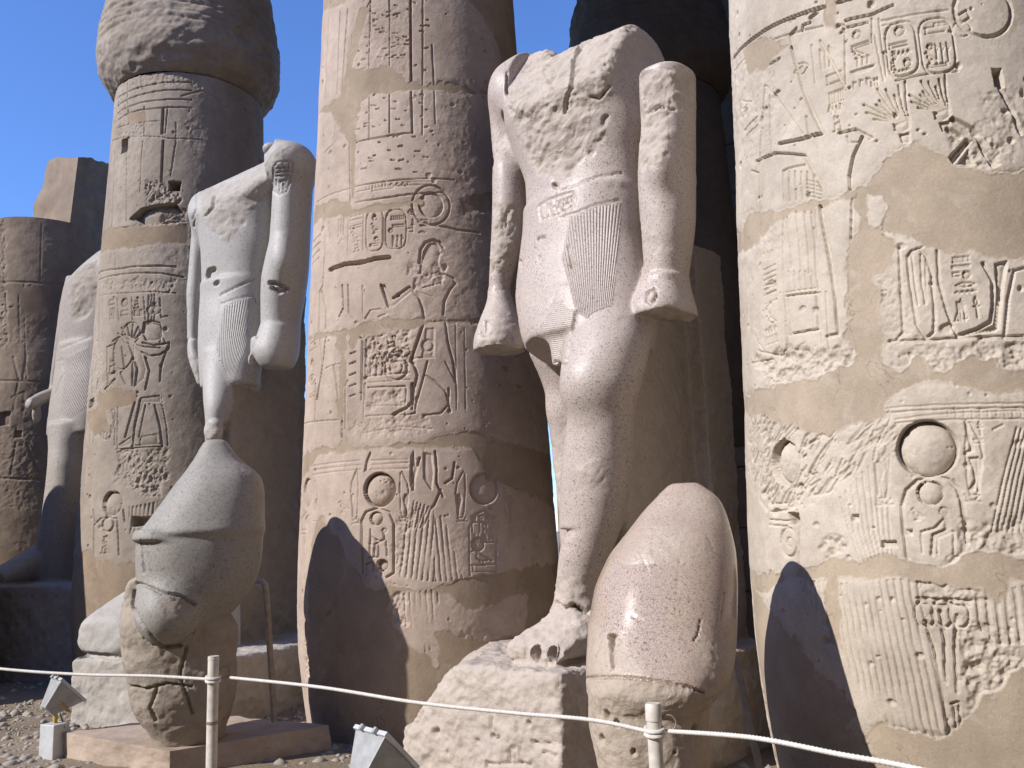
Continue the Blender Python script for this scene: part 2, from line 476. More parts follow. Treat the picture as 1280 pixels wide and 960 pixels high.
    def rough_(c, pts, amt=1.0, jit=0.08):
        w_ = c.win(pts, 0.05)
        if not w_: return
        j, i, S, Z = w_
        D = c.dist(pts, S, Z, True); I = c.inside(pts, S, Z); sd = np.where(I, -D, D) + c.jit[j, i] * jit
        c.RG[j, i] = np.maximum(c.RG[j, i], amt * np.clip(0.5 - sd / 0.05, 0, 1))
    def hole_(c, p, a, b, d):
        w_ = c.win([p], max(a, b) * 1.5)
        if not w_: return
        j, i, S, Z = w_
        D = np.maximum(np.abs(S - p[0]) / a, np.abs(Z - p[1]) / b) + c.jit[j, i] * 0.25
        c.H[j, i] = np.minimum(c.H[j, i], -d * np.clip((1 - D) / 0.2, 0, 1))
    # -- the same, taking photo measurements through a crop's frame
    def crop(c, x0, y0, k): c.cx, c.cy, c.ck = x0, y0, k
    def q(c, p): return c.sz(c.cx + c.ck * p[0], c.cy + c.ck * p[1])
    def qs(c, pts): return [c.q(p) for p in pts]
    def st(c, *pts, w=0.016, d=0.014): c.stroke_(c.qs(pts), w, d)
    def fig(c, *pts, d=0.02, soft=0.03, keep=0.25): c.figure_(c.qs(pts), d, soft, keep)
    def pl(c, *pts, jit=0.05): c.plaster_(c.qs(pts), jit)
    def rg(c, *pts, a=1.0): c.rough_(c.qs(pts), a)
    def hat(c, ang, sp, wd, d, *pts, fan=0.0, seed=1): c.hatch_(c.qs(pts), ang, sp, wd, d, fan, seed=seed)
    def di(c, p, rp, d=0.04, bulge=0.9):
        a = c.q(p); b = c.q((p[0], p[1] + rp)); c.disc_(a, abs(a[1] - b[1]), d, bulge)
    def cart(c, p, hw, hh, w=0.012, d=0.016, fill=True, seed=0, tilt=0.0):
        """an oval name ring with a rope line and a stack of small signs inside"""
        o = c.q(p); hz = abs(o[1] - c.q((p[0], p[1] + hh))[1])
        a = c.q((p[0] - hw, p[1])); b = c.q((p[0] + hw, p[1])); hs = abs(b[0] - a[0]) / 2
        pts = []
        for k in range(33):
            t_ = 2 * math.pi * k / 32; x = math.copysign(abs(math.cos(t_)) ** 0.7, math.cos(t_)) * hs; y = math.copysign(abs(math.sin(t_)) ** 0.42, math.sin(t_)) * hz
            pts.append((o[0] + x + y * tilt, o[1] + y))
        c.stroke_(pts, w, d)
        if fill: c.signs(o, hs * 0.74, hz * 0.86, seed)
    def signs(c, o, hs, hz, seed, cell=None):
        r = np.random.default_rng(seed); z = hz; kinds = ['disc', 'water', 'bird', 'man', 'comb', 'basket', 'reeds', 'bars', 'eye', 'ankh']
        cell = cell or hs * 1.1
        while z > -hz + 0.02:
            k = kinds[r.integers(len(kinds))]; h = cell * r.uniform(.5, .95); h = min(h, z + hz)
            c.sign(k, (o[0], o[1] + z - h / 2), hs * 0.9, h * 0.42); z -= h
    def sign(c, k, o, a, b, w=None, d=0.011):
        x, y = o; w = w or max(0.007, min(a, b) * 0.17)
        L = lambda *p: c.stroke_([(x + u * a, y + v * b) for u, v in p], w, d)
        if k == 'disc': c.disc_((x, y), min(a, b) * 0.9, d * 1.8, 0.7)
        elif k == 'water': L((-1, 0), (-.75, .5), (-.5, -.3), (-.25, .5), (0, -.3), (.25, .5), (.5, -.3), (.75, .5), (1, 0))
        elif k == 'bird':
            L((-.8, .7), (-.5, .95), (-.3, .6), (.2, .1), (.9, -.5)); L((-.3, .6), (-.45, 0), (-.1, -.4), (.5, -.35)); L((-.1, -.4), (-.15, -1)); L((.15, -.4), (.1, -1)); L((-.4, -1), (.3, -1))
        elif k == 'man':
            c.disc_((x, y + .72 * b), .26 * min(a, b) + .004, d * 1.4, .5); L((0, .45), (.1, -.25), (-.6, -.3), (-.62, -.95), (-.9, -.95)); L((0, .3), (-.55, .05), (-.6, .4)); L((.15, -.3), (.25, -.95), (-.3, -.95))
        elif k == 'comb':
            L((-1, -.4), (1, -.4)); [L((u, -.4), (u, .6)) for u in np.linspace(-.9, .9, 7)]
        elif k == 'basket': c.figure_([(x + a * math.cos(t_), y + .5 * b + b * 1.1 * math.sin(t_)) for t_ in np.linspace(math.pi, 2 * math.pi, 12)], d * 1.3, .02)
        elif k == 'reeds':
            for u in (-.6, 0, .6): L((u, -1), (u, .9)); L((u, .9), (u + .28, .5), (u + .05, 0))
        elif k == 'bars': L((-1, .45), (1, .45)); L((-1, -.35), (1, -.35)); L((-.9, .45), (-.9, -.35))
        elif k == 'eye': L((-1, 0), (-.4, .55), (.3, .5), (1, 0), (.3, -.5), (-.4, -.5), (-1, 0)); c.disc_((x, y), min(a, b) * .35, d, .4)
        elif k == 'ankh':
            L((0, -1), (0, .1)); L((-.5, .1), (.5, .1)); L((0, .1), (-.3, .6), (0, 1), (.3, .6), (0, .1))
    def uraeus(c, p, hw, hh, flip=1):
        """a cobra beside a sun disc, hung from a cord over a small basket"""
        f = lambda *q: [(p[0] + flip * u * hw, p[1] + v * hh) for u, v in q]
        c.st(*f((.15, -1.0), (-.55, -.55), (-.75, -.12)), w=.012, d=.016)
        c.fig(*f((-.75, -.10), (-.2, -.12), (.1, .12), (-.05, .3), (-.25, .55), (-.3, .82), (-.55, .78), (-.62, .4), (-.75, .15)), d=.022, soft=.025)
        c.st(*f((.35, -.95), (.45, -.3), (.35, .1), (.3, .55), (.1, .85), (-.3, .85)), w=.010, d=.012)
        c.st(*f((-.6, 1.02), (.7, 1.0)), w=.009, d=.01)
        c.st(*f((-.5, .86), (-.2, .98), (.3, .98), (.5, .84)), w=.009, d=.01)
    def finish(c, seed=0, pits=500, micro=1.0, deep=1.0):
        sh = c.H.shape; r = np.random.default_rng(seed)
        stone = 1 - c.P
        # pock marks in the stone
        for _ in range(pits):
            p = (c.s[0] + r.random() * (c.s[-1] - c.s[0]), c.z0 + r.random() * (c.z1 - c.z0)); rr = 0.007 + 0.02 * r.random() ** 3
            w_ = c.win([p], rr * 3)
            if not w_: continue
            j, i, S, Z = w_
            D = np.hypot((S - p[0]) * r.uniform(.6, 1.2), Z - p[1]) / rr + c.jit[j, i]
            c.H[j, i] -= (0.006 + rr * .55) * np.clip(1.2 - D * D, 0, 1) * stone[j, i]
        f1 = fbm2(sh, .5 / c.res, seed + 1, 3); f2 = fbm2(sh, .055 / c.res, seed + 2, 3); f3 = fbm2(sh, .15 / c.res, seed + 9, 4)
        rd = -np.abs(fbm2(sh, .11 / c.res, seed + 4, 5)) * 1.5 - 0.35 + .8 * fbm2(sh, .03 / c.res, seed + 8, 2)
        worn = np.clip(0.35 + 2.2 * fbm2(sh, .6 / c.res, seed + 5, 3), 0, 1)         # how weathered the face is, place by place
        c.H *= (1 - 0.45 * worn * stone) * deep
        c.H += micro * (0.012 * f1 + (0.0014 + 0.0048 * worn ** 2) * f2 * (0.25 + 0.75 * stone) + 0.004 * f3 * stone)
        c.H += c.RG * 0.026 * rd * stone
    def mesh(c, name, ztop, mat, parent, zb=-0.05, extra=1.0):
        th = np.concatenate([c.s / c.R0, np.linspace(c.th1, c.th0 + 2 * math.pi, 70)[1:-1]])
        zz = c.z
        zr = []
        if zb < c.z0 - 1e-6: zr.append(np.arange(zb, c.z0 - .02, .05))
        zr.append(zz)
        if ztop > c.z1 + .1: zr.append(np.arange(c.z1 + .05, ztop + .01, .05))
        Zs = np.concatenate(zr); o0 = len(zr[0]) if zb < c.z0 - 1e-6 else 0
        A = np.zeros((4, len(Zs), len(th)), np.float32)
        edge = np.clip(np.minimum(np.arange(c.ns), np.arange(c.ns)[::-1]) / 12.0, 0, 1)[None]
        for k, a in enumerate((c.H, c.P, c.RG, c.ST)): A[k, o0:o0 + c.nz, :c.ns] = a * edge
        # carry the rim rows on so nothing ends in a hard line
        for k in range(4):
            A[k, :o0] = A[k, o0]; A[k, o0 + c.nz:] = A[k, o0 + c.nz - 1] * np.linspace(1, 0, max(len(Zs) - o0 - c.nz, 1))[:len(Zs) - o0 - c.nz, None]
        R = col_R(Zs)[:, None] + A[0]
        ang = (c.tv + th)[None]
        V = np.stack([c.xy[0] + R * np.cos(ang), c.xy[1] + R * np.sin(ang), np.broadcast_to(Zs[:, None], R.shape)], -1).reshape(-1, 3)
        n = len(th); i0 = np.arange(len(Zs) - 1)[:, None] * n; k = np.arange(n)[None]; k1 = (k + 1) % n
        Q = np.stack([i0 + k, i0 + k1, i0 + n + k1, i0 + n + k], -1).reshape(-1, 4)
        me = np_mesh(name, V, Q, {'plaster': A[1].ravel(), 'stain': A[3].ravel(), 'rough': A[2].ravel()})
        return link(name, me, mat, parent)

def revolve(name, xy, prof, n, mat, parent, amp=0.0, seed=0, chips=0.0, cap=True, fine=0.0, bands=None):
    """a weathered solid of revolution; prof = [(z, r)]"""
    pz = np.array([p[0] for p in prof]); pr = np.array([p[1] for p in prof])
    L = np.concatenate([[0], np.cumsum(np.hypot(np.diff(pz), np.diff(pr)))])
    tt = np.arange(0, L[-1], max(0.018, 2 * math.pi * pr.max() / n)); tt = np.append(tt, L[-1])
    Z = np.interp(tt, L, pz); Rr = np.interp(tt, L, pr)
    for _ in range(2):
        Rr[1:-1] = (Rr[:-2] + 2 * Rr[1:-1] + Rr[2:]) / 4
    a = np.arange(n) * 2 * math.pi / n
    V = np.stack([Rr[:, None] * np.cos(a), Rr[:, None] * np.sin(a), np.broadcast_to(Z[:, None], (len(Z), n))], -1)
    d = amp * fbm(V + 50, 1.1, seed, 5) + fine * (fbm(V + 20, 7, seed + 2, 4) - .6 * np.abs(fbm(V * (1, 1, 2.2) + 70, 2.4, seed + 4, 4)))
    if bands:
        for zb_ in bands: d = d - .022 * np.exp(-((V[..., 2] - zb_ - .02 * np.sin(3 * a)[None]) / .014) ** 2) * np.clip(.6 + 2 * fbm(V, 1.3, seed + 6, 2), 0, 1)
    if chips: d = d - chips * np.clip(fbm(V + 90, 1.6, seed + 5, 4) - 0.22, 0, 1)
    nrm = np.stack([np.cos(a) + 0 * Z[:, None], np.sin(a) + 0 * Z[:, None], 0 * a + 0 * Z[:, None]], -1)
    V = V + nrm * d[..., None]
    V[..., 0] += xy[0]; V[..., 1] += xy[1]
    m = len(Z); i0 = np.arange(m - 1)[:, None] * n; k = np.arange(n)[None]; k1 = (k + 1) % n
    Q = np.stack([i0 + k, i0 + k1, i0 + n + k1, i0 + n + k], -1).reshape(-1, 4)
    V = V.reshape(-1, 3)
    if cap:
        V = np.concatenate([V, [[xy[0], xy[1], Z[-1] + 0.02]]]); c = len(V) - 1; b = (m - 1) * n
        k = np.arange(n); T = np.stack([b + k, b + (k + 1) % n, np.full(n, c), np.full(n, c)], -1)
        Q = np.concatenate([Q, T])
        me = bpy.data.meshes.new(name); me.from_pydata(V.tolist(), [], [tuple(q) if q[2] != q[3] else tuple(q[:3]) for q in Q.tolist()])
        return link(name, me, mat, parent)
    return link(name, np_mesh(name, V, Q), mat, parent)

NECK = 8.15
def capital_and_abacus(root, xy, mat, seed, neck=NECK):
    r0 = float(col_R(neck))
    prof = [(neck - .02, r0 - .02), (neck, r0 + .015), (neck + .10, r0 + .12), (neck + .26, r0 + .21), (neck + .45, r0 + .245), (neck + .8, r0 + .23), (neck + 1.3, r0 + .15), (neck + 1.9, r0 + .03), (neck + 2.3, r0 - .06), (neck + 2.5, r0 - .14)]
    revolve('capital', xy, prof, 420, mat, root, 0.05, seed, 0.20, True, .035, [neck + q for q in (.62, .72, .86, .96, 1.10, 1.2)])
    mb = MB(); a = .92
    mb.box((xy[0], xy[1], neck + 2.8), (2 * a, 2 * a, .62), (*RDIR, 0), (*FDIR, 0)); mb.build('abacus', mat, root, bevel=.03)

def plain_column(name, i, j, mat, label, group, seed, top=None):
    xy = col_xy(i, j); root = empty(name, (xy[0], xy[1], 0), label, 'column', group)
    zt = top or NECK
    zz = np.arange(-0.05, zt + .01, .06); n = 200; a = np.arange(n) * 2 * math.pi / n
    R = col_R(zz)[:, None]
    V = np.stack([R * np.cos(a), R * np.sin(a), np.broadcast_to(zz[:, None], (len(zz), n))], -1)
    d = 0.03 * fbm(V + 7 * seed, .9, seed, 5) - .03 * np.clip(fbm(V + 3 * seed, 1.5, seed + 3, 4) - .2, 0, 1)
    dz = np.abs((zz - .3) % 1.15 - .575) ; d = d - (0.02 * np.exp(-((.575 - dz) / .02) ** 2))[:, None]
    if top:
        V[..., 2] += np.clip((zz - top + .8) / .8, 0, 1)[:, None] * (0.05 * np.sin(a * 2 + 1))[None]
    nr = np.stack([np.cos(a) + 0 * R, np.sin(a) + 0 * R, 0 * R + 0 * a], -1)
    V = V + nr * d[..., None]; V[..., 0] += xy[0]; V[..., 1] += xy[1]
    st = np.clip(fbm(V * (1, 1, .5), .8, seed + 11, 4), 0, 1)
    m = len(zz); i0 = np.arange(m - 1)[:, None] * n; k = np.arange(n)[None]; k1 = (k + 1) % n
    Q = np.stack([i0 + k, i0 + k1, i0 + n + k1, i0 + n + k], -1).reshape(-1, 4)
    pm = np.clip((fbm(V, .7, seed + 40, 4) - .1) * 8, 0, 1).ravel()
    sh = link('shaft', np_mesh('shaft', V.reshape(-1, 3), Q, {'plaster': pm, 'stain': st.ravel() * .6, 'rough': 0 * pm}), mat, root)
    if not top: capital_and_abacus(root, xy, mat, seed)
    return root

# ---- the near column on the right
def column_near():
    xy = col_xy(1); root = empty('carved_column', (xy[0], xy[1], 0), 'pale sunlit carved column nearest the viewer with large brown plaster patches', 'column', 'papyrus columns of the front row')
    c = Canvas(xy, R_(-100), R_(52), 0.0, 6.3, 0.0052)
    K = 380 / 1280
    c.crop(900, 0, K)
    # drum joint and mouldings near the top
    c.st((55, 250), (110, 185), (200, 120), (310, 70), (430, 30), (600, -20), (800, -60), w=.022, d=.028)
    c.st((60, 300), (130, 225), (230, 165), (330, 135), (430, 110), w=.014, d=.012)
    c.st((530, 85), (640, 60), (730, 20), w=.018, d=.02); c.st((520, 120), (620, 95), w=.016, d=.018)
    c.st((300, 180), (290, 150), (320, 120), w=.02, d=.022); c.st((345, 130), (350, 105), (380, 95), w=.018, d=.02); c.st((380, 75), (410, 50), w=.024, d=.025)
    c.st((450, 100), (520, 105), (525, 130), w=.012, d=.014)
    # name rings and the text beside them
    c.cart((765, 205), 66, 115, seed=3, fill=False); c.cart((915, 190), 72, 118, seed=4, fill=False)
    for k, p, a, b in (('disc', (755, 130), 30, 24), ('bars', (750, 190), 40, 22), ('water', (765, 225), 40, 22), ('man', (735, 270), 22, 26), ('disc', (790, 262), 22, 20), ('water', (765, 298), 34, 12),
                       ('bars', (905, 125), 42, 30), ('comb', (930, 100), 30, 14), ('disc', (885, 195), 18, 16), ('reeds', (935, 220), 40, 42), ('bird', (885, 240), 24, 26), ('bars', (915, 275), 42, 12),
                       ('disc', (575, 145), 30, 22), ('bars', (590, 190), 38, 14), ('bird', (580, 225), 28, 20), ('reeds', (600, 255), 36, 18), ('basket', (600, 295), 58, 22), ('reeds', (590, 350), 50, 14), ('reeds', (650, 345), 20, 16)):
        o = c.q(p); e = c.q((p[0] + a, p[1])); g = c.q((p[0], p[1] + b)); c.sign(k, o, abs(e[0] - o[0]), abs(g[1] - o[1]), w=.010, d=.013)
    c.st((525, 110), (530, 380), w=.012, d=.012); c.st((640, 85), (690, 340), w=.010, d=.010); c.st((668, 78), (700, 320), w=.010, d=.012)
    c.st((670, 90), (800, 65), (965, 40), w=.012, d=.014); c.st((680, 110), (800, 90), w=.009, d=.01); c.st((640, 75), (640, 180), w=.01, d=.012)
    c.st((740, 340), (860, 315), (1000, 300), w=.010, d=.012)
    c.st((1010, 60), (1040, 40), (1055, 70), (1020, 95), w=.014, d=.014); c.ring_(c.q((1020, 120)), .05, .010, .010); c.ring_(c.q((1110, 40)), .17, .022, .02)
    # the offering figure: arm, staff, torso, pleated apron
    c.st((298, 200), (345, 370), (385, 470), (432, 562), w=.020, d=.026); c.st((420, 170), (480, 280), (530, 372), w=.014, d=.014)
    c.st((385, 190), (400, 350), w=.012, d=.01); c.st((250, 245), (205, 270), w=.02, d=.02)
    c.st((185, 360), (172, 520), (163, 690), w=.014, d=.018); c.st((205, 400), (205, 560), (212, 655), w=.012, d=.016); c.st((192, 362), (270, 460), (345, 565), w=.012, d=.014)
    c.st((245, 605), (330, 588), (372, 575), (425, 562), w=.022, d=.030); c.st((360, 490), (375, 580), w=.014, d=.016)
    c.st((150, 680), (230, 645), (355, 655), (400, 730), (432, 800), w=.018, d=.026); c.st((600, 575), (560, 660), (545, 740), (548, 800), w=.018, d=.026)
    c.st((500, 560), (570, 545), (640, 580), w=.016, d=.022); c.st((535, 575), (545, 600), (580, 600), w=.012, d=.012)
    c.st((75, 400), (85, 640), (92, 950), w=.016, d=.018); c.st((130, 720), (160, 730), (168, 900), w=.014, d=.016)
    for x in range(265, 400, 26): c.st((x, 720 + (x - 265) * .05), (x + 4, 850 - (x - 265) * .15), w=.010, d=.013)
    c.st((265, 720), (300, 705), (360, 695), w=.012, d=.014)
    for y in range(760, 830, 16): c.st((365, y), (425, y + 14), w=.008, d=.009)
    for k, p in (('bird', (100, 440)), ('bars', (125, 540)), ('eye', (340, 290)), ('reeds', (440, 240)), ('bars', (480, 330)), ('comb', (490, 410)), ('water', (485, 460)), ('man', (500, 500))):
        o = c.q(p); e = c.q((p[0] + 32, p[1])); c.sign(k, o, abs(e[0] - o[0]), .07, w=.010, d=.012)
    # two tufts of papyrus held up in the hands
    for bx, by, kx in ((775, 530, 1), (945, 480, .86)):
        for k, a in enumerate(np.linspace(-72, 18, 10)):
            L = (120 + 60 * math.sin(k * .9) ** 2) * kx; x1 = bx - 8 + L * math.sin(R_(a - 14)) ; y1 = by - 20 - L * math.cos(R_(a - 14)) * .95
            c.st((bx + (k - 5) * 6, by - 18), ((bx + x1) / 2 + (k - 5) * 3 - 6, (by + y1) / 2 - 8), (x1, y1), w=.012, d=.015)
        c.fig((bx - 50, by - 10), (bx + 24, by - 38), (bx + 30, by + 8), (bx - 5, by + 30), (bx - 40, by + 20), d=.02); c.st((bx - 40, by + 18), (bx + 28, by - 8), w=.01, d=.012)
        c.fig((bx - 25, by + 35), (bx + 25, by + 25), (bx + 30, by + 70), (bx - 10, by + 75), d=.018)
    c.fig((960, 660), (1040, 575), (1065, 590), (985, 690), d=.035, soft=.03); c.fig((1000, 690), (1050, 620), (1080, 690), d=.02, soft=.04); c.fig((1075, 575), (1095, 590), (1190, 690), (1150, 710), d=.025)
    c.st((980, 500), (1060, 540), (1080, 560), w=.03, d=.03); c.st((960, 540), (1010, 570), w=.03, d=.03); c.st((1165, 300), (1170, 360), (1230, 460), (1270, 560), w=.02, d=.022)
    c.hole_(c.q((1170, 330)), .03, .06, .06)
    c.rg((950, 540), (1090, 500), (1240, 640), (1150, 720), (1000, 700), a=.6); c.rg((0, 250), (180, 200), (300, 580), (100, 700), (40, 500), a=.22); c.rg((1080, 380), (1280, 380), (1280, 700), (1120, 690), a=.3)
    # middle field
    c.crop(900, 240, K)
    for x, a, b in ((300, 80, 320), (340, 65, 330), (375, 60, 340), (405, 55, 360)): c.st((x - 25, a), (x - 8, (a + b) / 2), (x, b), w=.014, d=.016)
    c.st((418, 50), (440, 180), (465, 300), (485, 450), (500, 590), w=.024, d=.034); c.st((265, 100), (262, 330), (280, 560), (282, 640), w=.014, d=.016); c.st((400, 80), (412, 300), (430, 640), w=.010, d=.010)
    c.st((555, 20), (552, 200), (545, 330), (550, 450), w=.014, d=.018); c.st((440, 150), (470, 260), (478, 390), w=.012, d=.008)
    for x in range(285, 420, 24): c.st((x, 335), (x + 8, 410), w=.012, d=.015)
    c.st((270, 440), (405, 425), (415, 580), (297, 600), (275, 440), w=.016, d=.022); c.st((297, 600), (415, 580), w=.020, d=.026); c.st((270, 425), (400, 405), w=.010, d=.012)
    c.st((452, 610), (500, 600), w=.022, d=.026); c.st((455, 610), (462, 660), w=.018, d=.02); c.st((445, 420), (455, 600), w=.010, d=.012)
    c.st((88, 200), (110, 205), (118, 420), (132, 722), w=.016, d=.022); c.st((150, 600), (160, 670), (250, 690), (278, 660), (285, 600), w=.014, d=.02); c.st((165, 640), (190, 675), (250, 690), w=.012, d=.012); c.st((132, 722), (220, 705), w=.012, d=.014)
    for k, p in (('reeds', (200, 280)), ('bars', (205, 330)), ('bars', (205, 375)), ('bars', (208, 415)), ('comb', (212, 450)), ('disc', (205, 490)), ('bird', (215, 540)), ('water', (215, 585)), ('comb', (218, 625))):
        o = c.q(p); e = c.q((p[0] + 26, p[1])); c.sign(k, o, abs(e[0] - o[0]), .045, w=.010, d=.016)
    c.st((755, 235), (762, 400), (772, 590), (740, 628), (715, 628), w=.016, d=.022); c.st((790, 270), (800, 380), (830, 560), (868, 618), (900, 590), (905, 520), (890, 340), (868, 270), (840, 238), (805, 250), (790, 270), w=.016, d=.022)
    c.st((845, 265), (850, 380), (866, 472), w=.012, d=.018); c.st((808, 260), (820, 380), (835, 475), w=.014, d=.018); c.st((866, 290), (870, 470), w=.008, d=.01)
    c.st((915, 245), (922, 380), (955, 500), (1000, 608), w=.016, d=.022); c.st((1000, 606), (1080, 580), (1142, 545), (1152, 480), (1150, 370), (1110, 300), w=.020, d=.028)
    c.fig((1155, 300), (1215, 285), (1195, 420), (1180, 575), (1160, 590), (1005, 612), (1150, 560), (1165, 430), d=.03, soft=.035); c.st((1240, 330), (1215, 450), (1200, 605), w=.016, d=.016); c.st((1245, 330), (1280, 320), w=.014, d=.014)
    c.st((715, 630), (900, 622), (1280, 606), w=.014, d=.018); c.st((740, 640), (1280, 618), w=.008, d=.01)
    for k, p, a, b in (('comb', (1015, 285), 36, 22), ('bars', (1015, 315), 38, 10), ('disc', (1040, 348), 22, 22), ('bars', (995, 348), 14, 18), ('eye', (1035, 390), 42, 16), ('water', (1035, 420), 44, 10), ('ankh', (1082, 485), 26, 44), ('reeds', (1015, 500), 20, 44), ('disc', (690, 425), 18, 20)):
        o = c.q(p); e = c.q((p[0] + a, p[1])); g = c.q((p[0], p[1] + b)); c.sign(k, o, abs(e[0] - o[0]), abs(g[1] - o[1]), w=.010, d=.015)
    c.st((990, 545), (1045, 530), (1015, 450), (990, 545), w=.010, d=.012)
    c.rg((150, 700), (300, 660), (560, 660), (590, 730), (300, 810), (190, 800), a=.85); c.rg((690, 640), (1280, 640), (1280, 740), (900, 745), (720, 735), a=.55); c.rg((660, 370), (770, 380), (780, 600), (690, 620), a=.4)
    c.rg((100, 90), (230, 95), (250, 220), (120, 220), a=.3)
    # lower field
    c.crop(900, 460, K)
    c.rg((110, 200), (340, 250), (600, 220), (580, 480), (340, 600), (130, 520), a=.22)
    c.chisel_(c.qs([(120, 210), (330, 260), (590, 230), (590, 420), (520, 500), (350, 590), (240, 600), (140, 500)]), 42, 300, .09, .012, .014, 3)
    c.chisel_(c.qs([(560, 280), (700, 200), (720, 380), (600, 470)]), 46, 50, .08, .012, .012, 4)
    c.di((870, 340), 122, .10, .95); c.di((885, 527), 54, .055, .9)
    c.uraeus((690, 410), 58, 165, 1); c.uraeus((1062, 395), 62, 165, -1)
    c.st((1035, 228), (1062, 345), (1035, 360), w=.018, d=.024); c.fig((1040, 375), (1092, 370), (1098, 430), (1075, 520), (1040, 515), (1068, 470), (1060, 420), d=.028)
    c.st((790, 800), (775, 700), (766, 580), (785, 515), (830, 475), (900, 458), (960, 470), (1000, 505), (1018, 560), (1030, 640), (1042, 735), w=.020, d=.026)
    c.st((985, 470), (1010, 500), (1030, 570), w=.010, d=.01)
    c.di((943, 603), 20, .02, .5); c.st((948, 625), (960, 680), (900, 705), (893, 785), w=.020, d=.02); c.st((940, 640), (905, 675), (850, 690), w=.014, d=.018); c.st((975, 690), (915, 715), (915, 780), w=.014, d=.018); c.st((985, 690), (985, 780), w=.012, d=.014); c.st((848, 690), (852, 780), w=.01, d=.012); c.fig((930, 600), (965, 605), (975, 680), (945, 685), d=.02)
    for k, p, a, b in (('bird', (830, 615), 26, 26), ('ankh', (1095, 255), 20, 30), ('bars', (1085, 310), 18, 18)):
        o = c.q(p); e = c.q((p[0] + a, p[1])); g = c.q((p[0], p[1] + b)); c.sign(k, o, abs(e[0] - o[0]), abs(g[1] - o[1]), w=.010, d=.013)
    for a, b, d_ in ((170, 150, .012), (190, 168, .016), (218, 180, .010), (232, 215, .014)): c.st((700 if a < 200 else 740, a), (900, (a + b) / 2 - 3), (1300, b), w=.010, d=d_)
    for x in range(960, 1270, 34): c.st((x, 178), (x + 2, 204), w=.007, d=.009)
    c.di((268, 398), 97, .065, .8); c.ring_(c.q((285, 735)), .075, .016, .022, 1.1); c.di((290, 735), 24, .02, .7)
    c.st((165, 310), (160, 430), (168, 560), (195, 600), w=.018, d=.022); c.st((330, 860), (332, 640), (320, 600), w=.012, d=.018); c.st((198, 570), (200, 810), w=.010, d=.012); c.fig((300, 490), (320, 500), (315, 590), (290, 600), d=.025)
    c.st((205, 575), (275, 570), (278, 600), (210, 605), w=.012, d=.016); c.st((205, 640), (290, 645), w=.012, d=.018); c.st((205, 662), (280, 668), w=.012, d=.018); c.st((208, 700), (210, 800), w=.01, d=.012)
    c.hole_(c.q((308, 635)), .05, .038, .09); c.hole_(c.q((568, 632)), .022, .02, .03); c.hole_(c.q((795, 693)), .018, .018, .03); c.hole_(c.q((712, 742)), .045, .022, .03)
    c.rg((420, 760), (500, 740), (500, 800), (430, 790), a=.8); c.rg((1040, 680), (1280, 620), (1280, 800), (1120, 790), (1040, 760), a=.8); c.rg((930, 790), (1050, 780), (1050, 830), (930, 840), a=.9)
    for k in range(9): c.st((505 + k * 24, 545 - k * 26), (545 + k * 21, 690), (600 + k * 17, 822), w=.009, d=.010)
    for k in range(9): c.st((1250 + k * 18, 250 + k * 8), (1195 + k * 22, 460), (1145 + k * 24, 690), w=.010, d=.013)
    c.st((1190, 240), (1150, 260), w=.012, d=.012)
    # feathered calyx at the foot
    c.crop(900, 675, K)
    c.hat(5.5, .036, .0085, .011, (495, 185), (640, 165), (830, 165), (985, 840), (720, 800), (590, 620), (515, 480), fan=0.0, seed=5)
    c.hat(3, .034, .008, .010, (335, 170), (445, 170), (450, 330), (400, 290), seed=6)
    c.st((865, 345), (900, 440), (935, 620), (965, 835), w=.020, d=.026); c.st((925, 300), (945, 420), (952, 600), w=.018, d=.024); c.st((995, 320), (990, 460), (1000, 640), w=.018, d=.022); c.st((975, 690), (1005, 680), (1015, 810), w=.014, d=.018); c.st((985, 700), (995, 825), w=.012, d=.016)
    for x in (862, 936, 1008): c.ring_(c.q((x, 310)), .045, .014, .02, 1.5)
    c.st((830, 245), (1060, 255), w=.014, d=.018); c.st((840, 270), (1050, 280), w=.012, d=.014)
    c.hat(0, .042, .011, .016, (1065, 230), (1290, 190), (1290, 440), (1160, 440), (1070, 350), seed=8)
    c.rg((830, 170), (1110, 190), (1120, 280), (850, 270), a=.7); c.rg((1030, 320), (1180, 380), (1280, 450), (1220, 620), (1080, 700), (1020, 600), a=1.0); c.rg((720, 790), (960, 830), (940, 900), (780, 900), a=.8)
    for k in range(9): c.st((760 + 24 * k, 840), (764 + 24 * k, 880), w=.012, d=.02)
    c.st((860, 885), (910, 890), (910, 930), (865, 930), (860, 885), w=.012, d=.016)
    # --- plaster mends, over everything
    c.crop(0, 0, 1)
    c.pl((1030, -20), (1044, -20), (1044, 33), (1031, 33), jit=.02)
    c.pl((928, 62), (950, 50), (985, 56), (960, 80), (935, 90))
    c.pl((1107, 205), (1115, 190), (1135, 180), (1150, 178), (1180, 192), (1200, 208), (1245, 213), (1300, 205), (1300, 328), (1262, 322), (1244, 328), (1221, 314), (1190, 316), (1167, 308), (1132, 299), (1108, 288), (1104, 245), (1084, 243), (1085, 280), (1096, 290), (1119, 302), (1122, 330), (1097, 350), (1100, 390), (1105, 418), (1108, 454), (1126, 462), (1146, 447), (1167, 464), (1190, 462), (1212, 449), (1236, 452), (1256, 462), (1300, 457), (1300, 493), (1262, 492), (1235, 489), (1206, 479), (1150, 477), (1126, 483), (1108, 501), (1103, 522), (1080, 530), (1060, 536), (1031, 544), (998, 534), (971, 528), (950, 520), (928, 514), (918, 500), (930, 494), (959, 486), (989, 476), (1040, 466), (1072, 455), (1073, 435), (1059, 420), (1060, 385), (1063, 350), (1062, 305), (1078, 278), (1064, 248), (1068, 238), (1090, 225))
